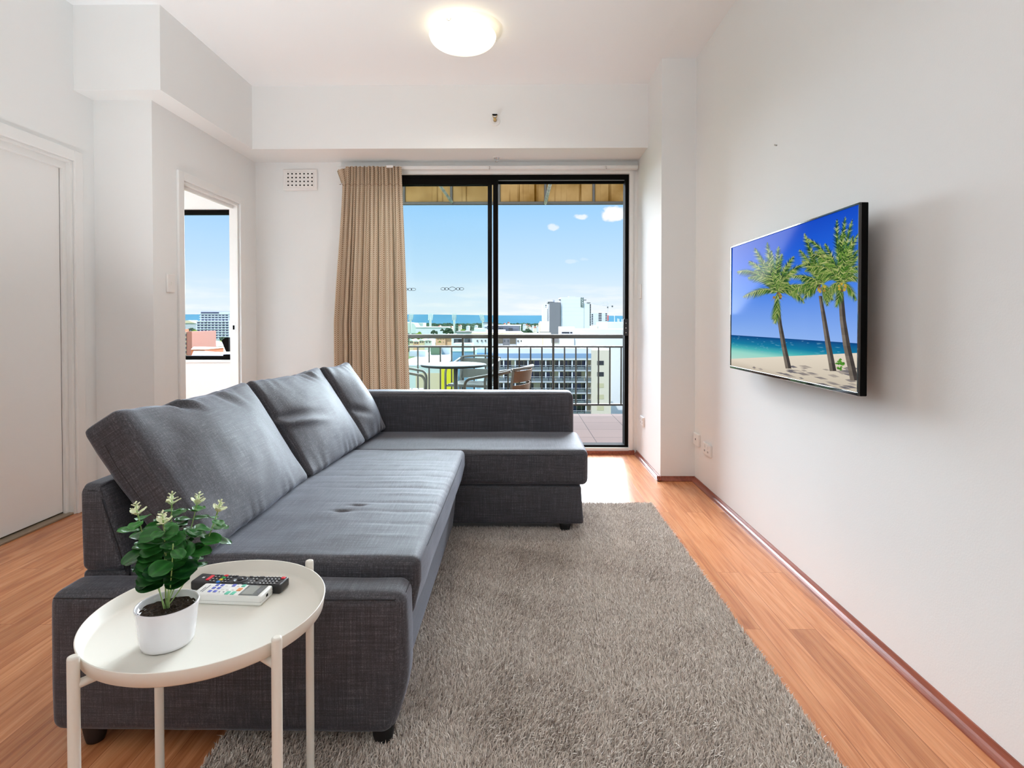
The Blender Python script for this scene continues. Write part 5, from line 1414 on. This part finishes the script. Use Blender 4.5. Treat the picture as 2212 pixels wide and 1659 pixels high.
# low cloud streaks above the hills and three cumulus puffs
n1 = noise_n(t, mapping(t, g, (9, 9, 60)), 1.4, 5)
low = math_n(t, 'MULTIPLY', ramp(t, n1, [(.46, (0, 0, 0, 1)), (.66, (1, 1, 1, 1))]), ramp(t, mr.outputs['Result'], [(E_(0.2), (.8, .8, .8, 1)), (E_(2.6), (.4, .4, .4, 1)), (E_(4.4), (0, 0, 0, 1))]))
skyc = mixc(t, skyc, (1, 1, 1, 1), low, 'MIX')
def puff(px, py, w, h, dens):
    d = (at(px, py, 1, 100) - Vector((0, 0, EYE))).normalized()
    rx, rz_ = w / 1215, h / 1215
    dx = math_n(t, 'DIVIDE', math_n(t, 'SUBTRACT', sx.outputs['X'], d.x), rx); dz = math_n(t, 'DIVIDE', math_n(t, 'SUBTRACT', sx.outputs['Z'], d.z), rz_)
    r2 = math_n(t, 'ADD', math_n(t, 'MULTIPLY', dx, dx), math_n(t, 'MULTIPLY', dz, dz))
    nn = noise_n(t, mapping(t, g, (60, 60, 85), (0, 0, 0), (px * .01, 0, 0)), 1, 6)
    f = math_n(t, 'SUBTRACT', math_n(t, 'MULTIPLY_ADD', nn, 2.9, -.60), r2)
    f = math_n(t, 'MULTIPLY', math_n(t, 'MULTIPLY', f, 1.6), math_n(t, 'GREATER_THAN', sx.outputs['Y'], 0))
    c = t.nodes.new('ShaderNodeClamp'); t.links.new(f, c.inputs[0])
    return math_n(t, 'MULTIPLY', c.outputs[0], dens)
for a in ((1330, 462, 34, 17, .95), (1256, 467, 19, 7, .75), (1195, 490, 14, 8, .6), (1236, 565, 20, 6, .25), (1262, 560, 14, 5, .2)):
    skyc = mixc(t, skyc, (1, 1, 1, 1), puff(*a), 'MIX')
t.links.new(skyc, bg.inputs['Color']); bg.inputs['Strength'].default_value = SKY
def sun(name, strength, frm, angle, col=(1, 1, 1)):
    l = bpy.data.lights.new(name, 'SUN'); l.energy = strength; l.angle = R(angle); l.color = col
    o = bpy.data.objects.new(name, l); COL.objects.link(o)
    o.rotation_euler = (Vector(frm)).normalized().to_track_quat('Z', 'Y').to_euler()
    return o
sun('sun', SUN_A, (-.45, -.75, .75), .6, (1, .96, .9))
sun('bright_sky_over_the_balcony', SUN_B, (.10, 1, .38), 66, (.84, .92, 1))
def lampl(name, loc, w, rad=.12, col=(1, .93, .84)):
    l = bpy.data.lights.new(name, 'POINT'); l.energy = w; l.shadow_soft_size = rad; l.color = col
    o = bpy.data.objects.new(name, l); COL.objects.link(o); o.location = loc
lampl('added_rear_fill', (.55, -2.0, 2.2), REARW, .3, (.94, .98, 1))  # added fill behind the camera, no lamp is built there
def spotl(name, loc, to, w, size, rad, col):
    l = bpy.data.lights.new(name, 'SPOT'); l.energy = w; l.spot_size = R(size); l.spot_blend = 1; l.shadow_soft_size = rad; l.color = col
    o = bpy.data.objects.new(name, l); COL.objects.link(o); o.location = loc
    o.rotation_euler = (Vector(loc) - Vector(to)).to_track_quat('Z', 'Y').to_euler()
spotl('added_ceiling_fill', (-.75, -.9, 1.0), (-.65, -.3, 2.94), UPW, 150, .2, (.97, .99, 1))  # added fill bounced off the ceiling behind the camera, without a fixture
spotl('added_fill_behind_the_sofa', (-1.72, 2.25, .35), (-1.15, 2.9, 2.94), UP2, 108, .12, (.97, .99, 1))  # unseen fill hidden by the sofa, added to brighten ceiling and left walls
spotl('ceiling_lamp_bulbs', (LX, LY, ZC - .17), (LX, LY, 0), BULB, 168, .10, (1, .95, .86))
lampl('added_bedroom_fill', (-5.0, 3.0, 2.3), BEDW, .25, (1, .97, .93))  # added fill that brightens the bedroom walls, no fixture modelled
# ------------------------------------------------------------------ view
sc.view_settings.view_transform = 'Standard'; sc.view_settings.look = 'None'; sc.view_settings.gamma = 1; sc.view_settings.exposure = EXPO
sc.view_settings.use_curve_mapping = False

cy = sc.cycles
cy.use_denoising = True
cy.use_adaptive_sampling = True; cy.adaptive_threshold = .015
cy.max_bounces = 10; cy.diffuse_bounces = 6; cy.glossy_bounces = 4; cy.transmission_bounces = 6; cy.transparent_max_bounces = 12
cy.sample_clamp_indirect = 8
cy.caustics_reflective = False; cy.caustics_refractive = False
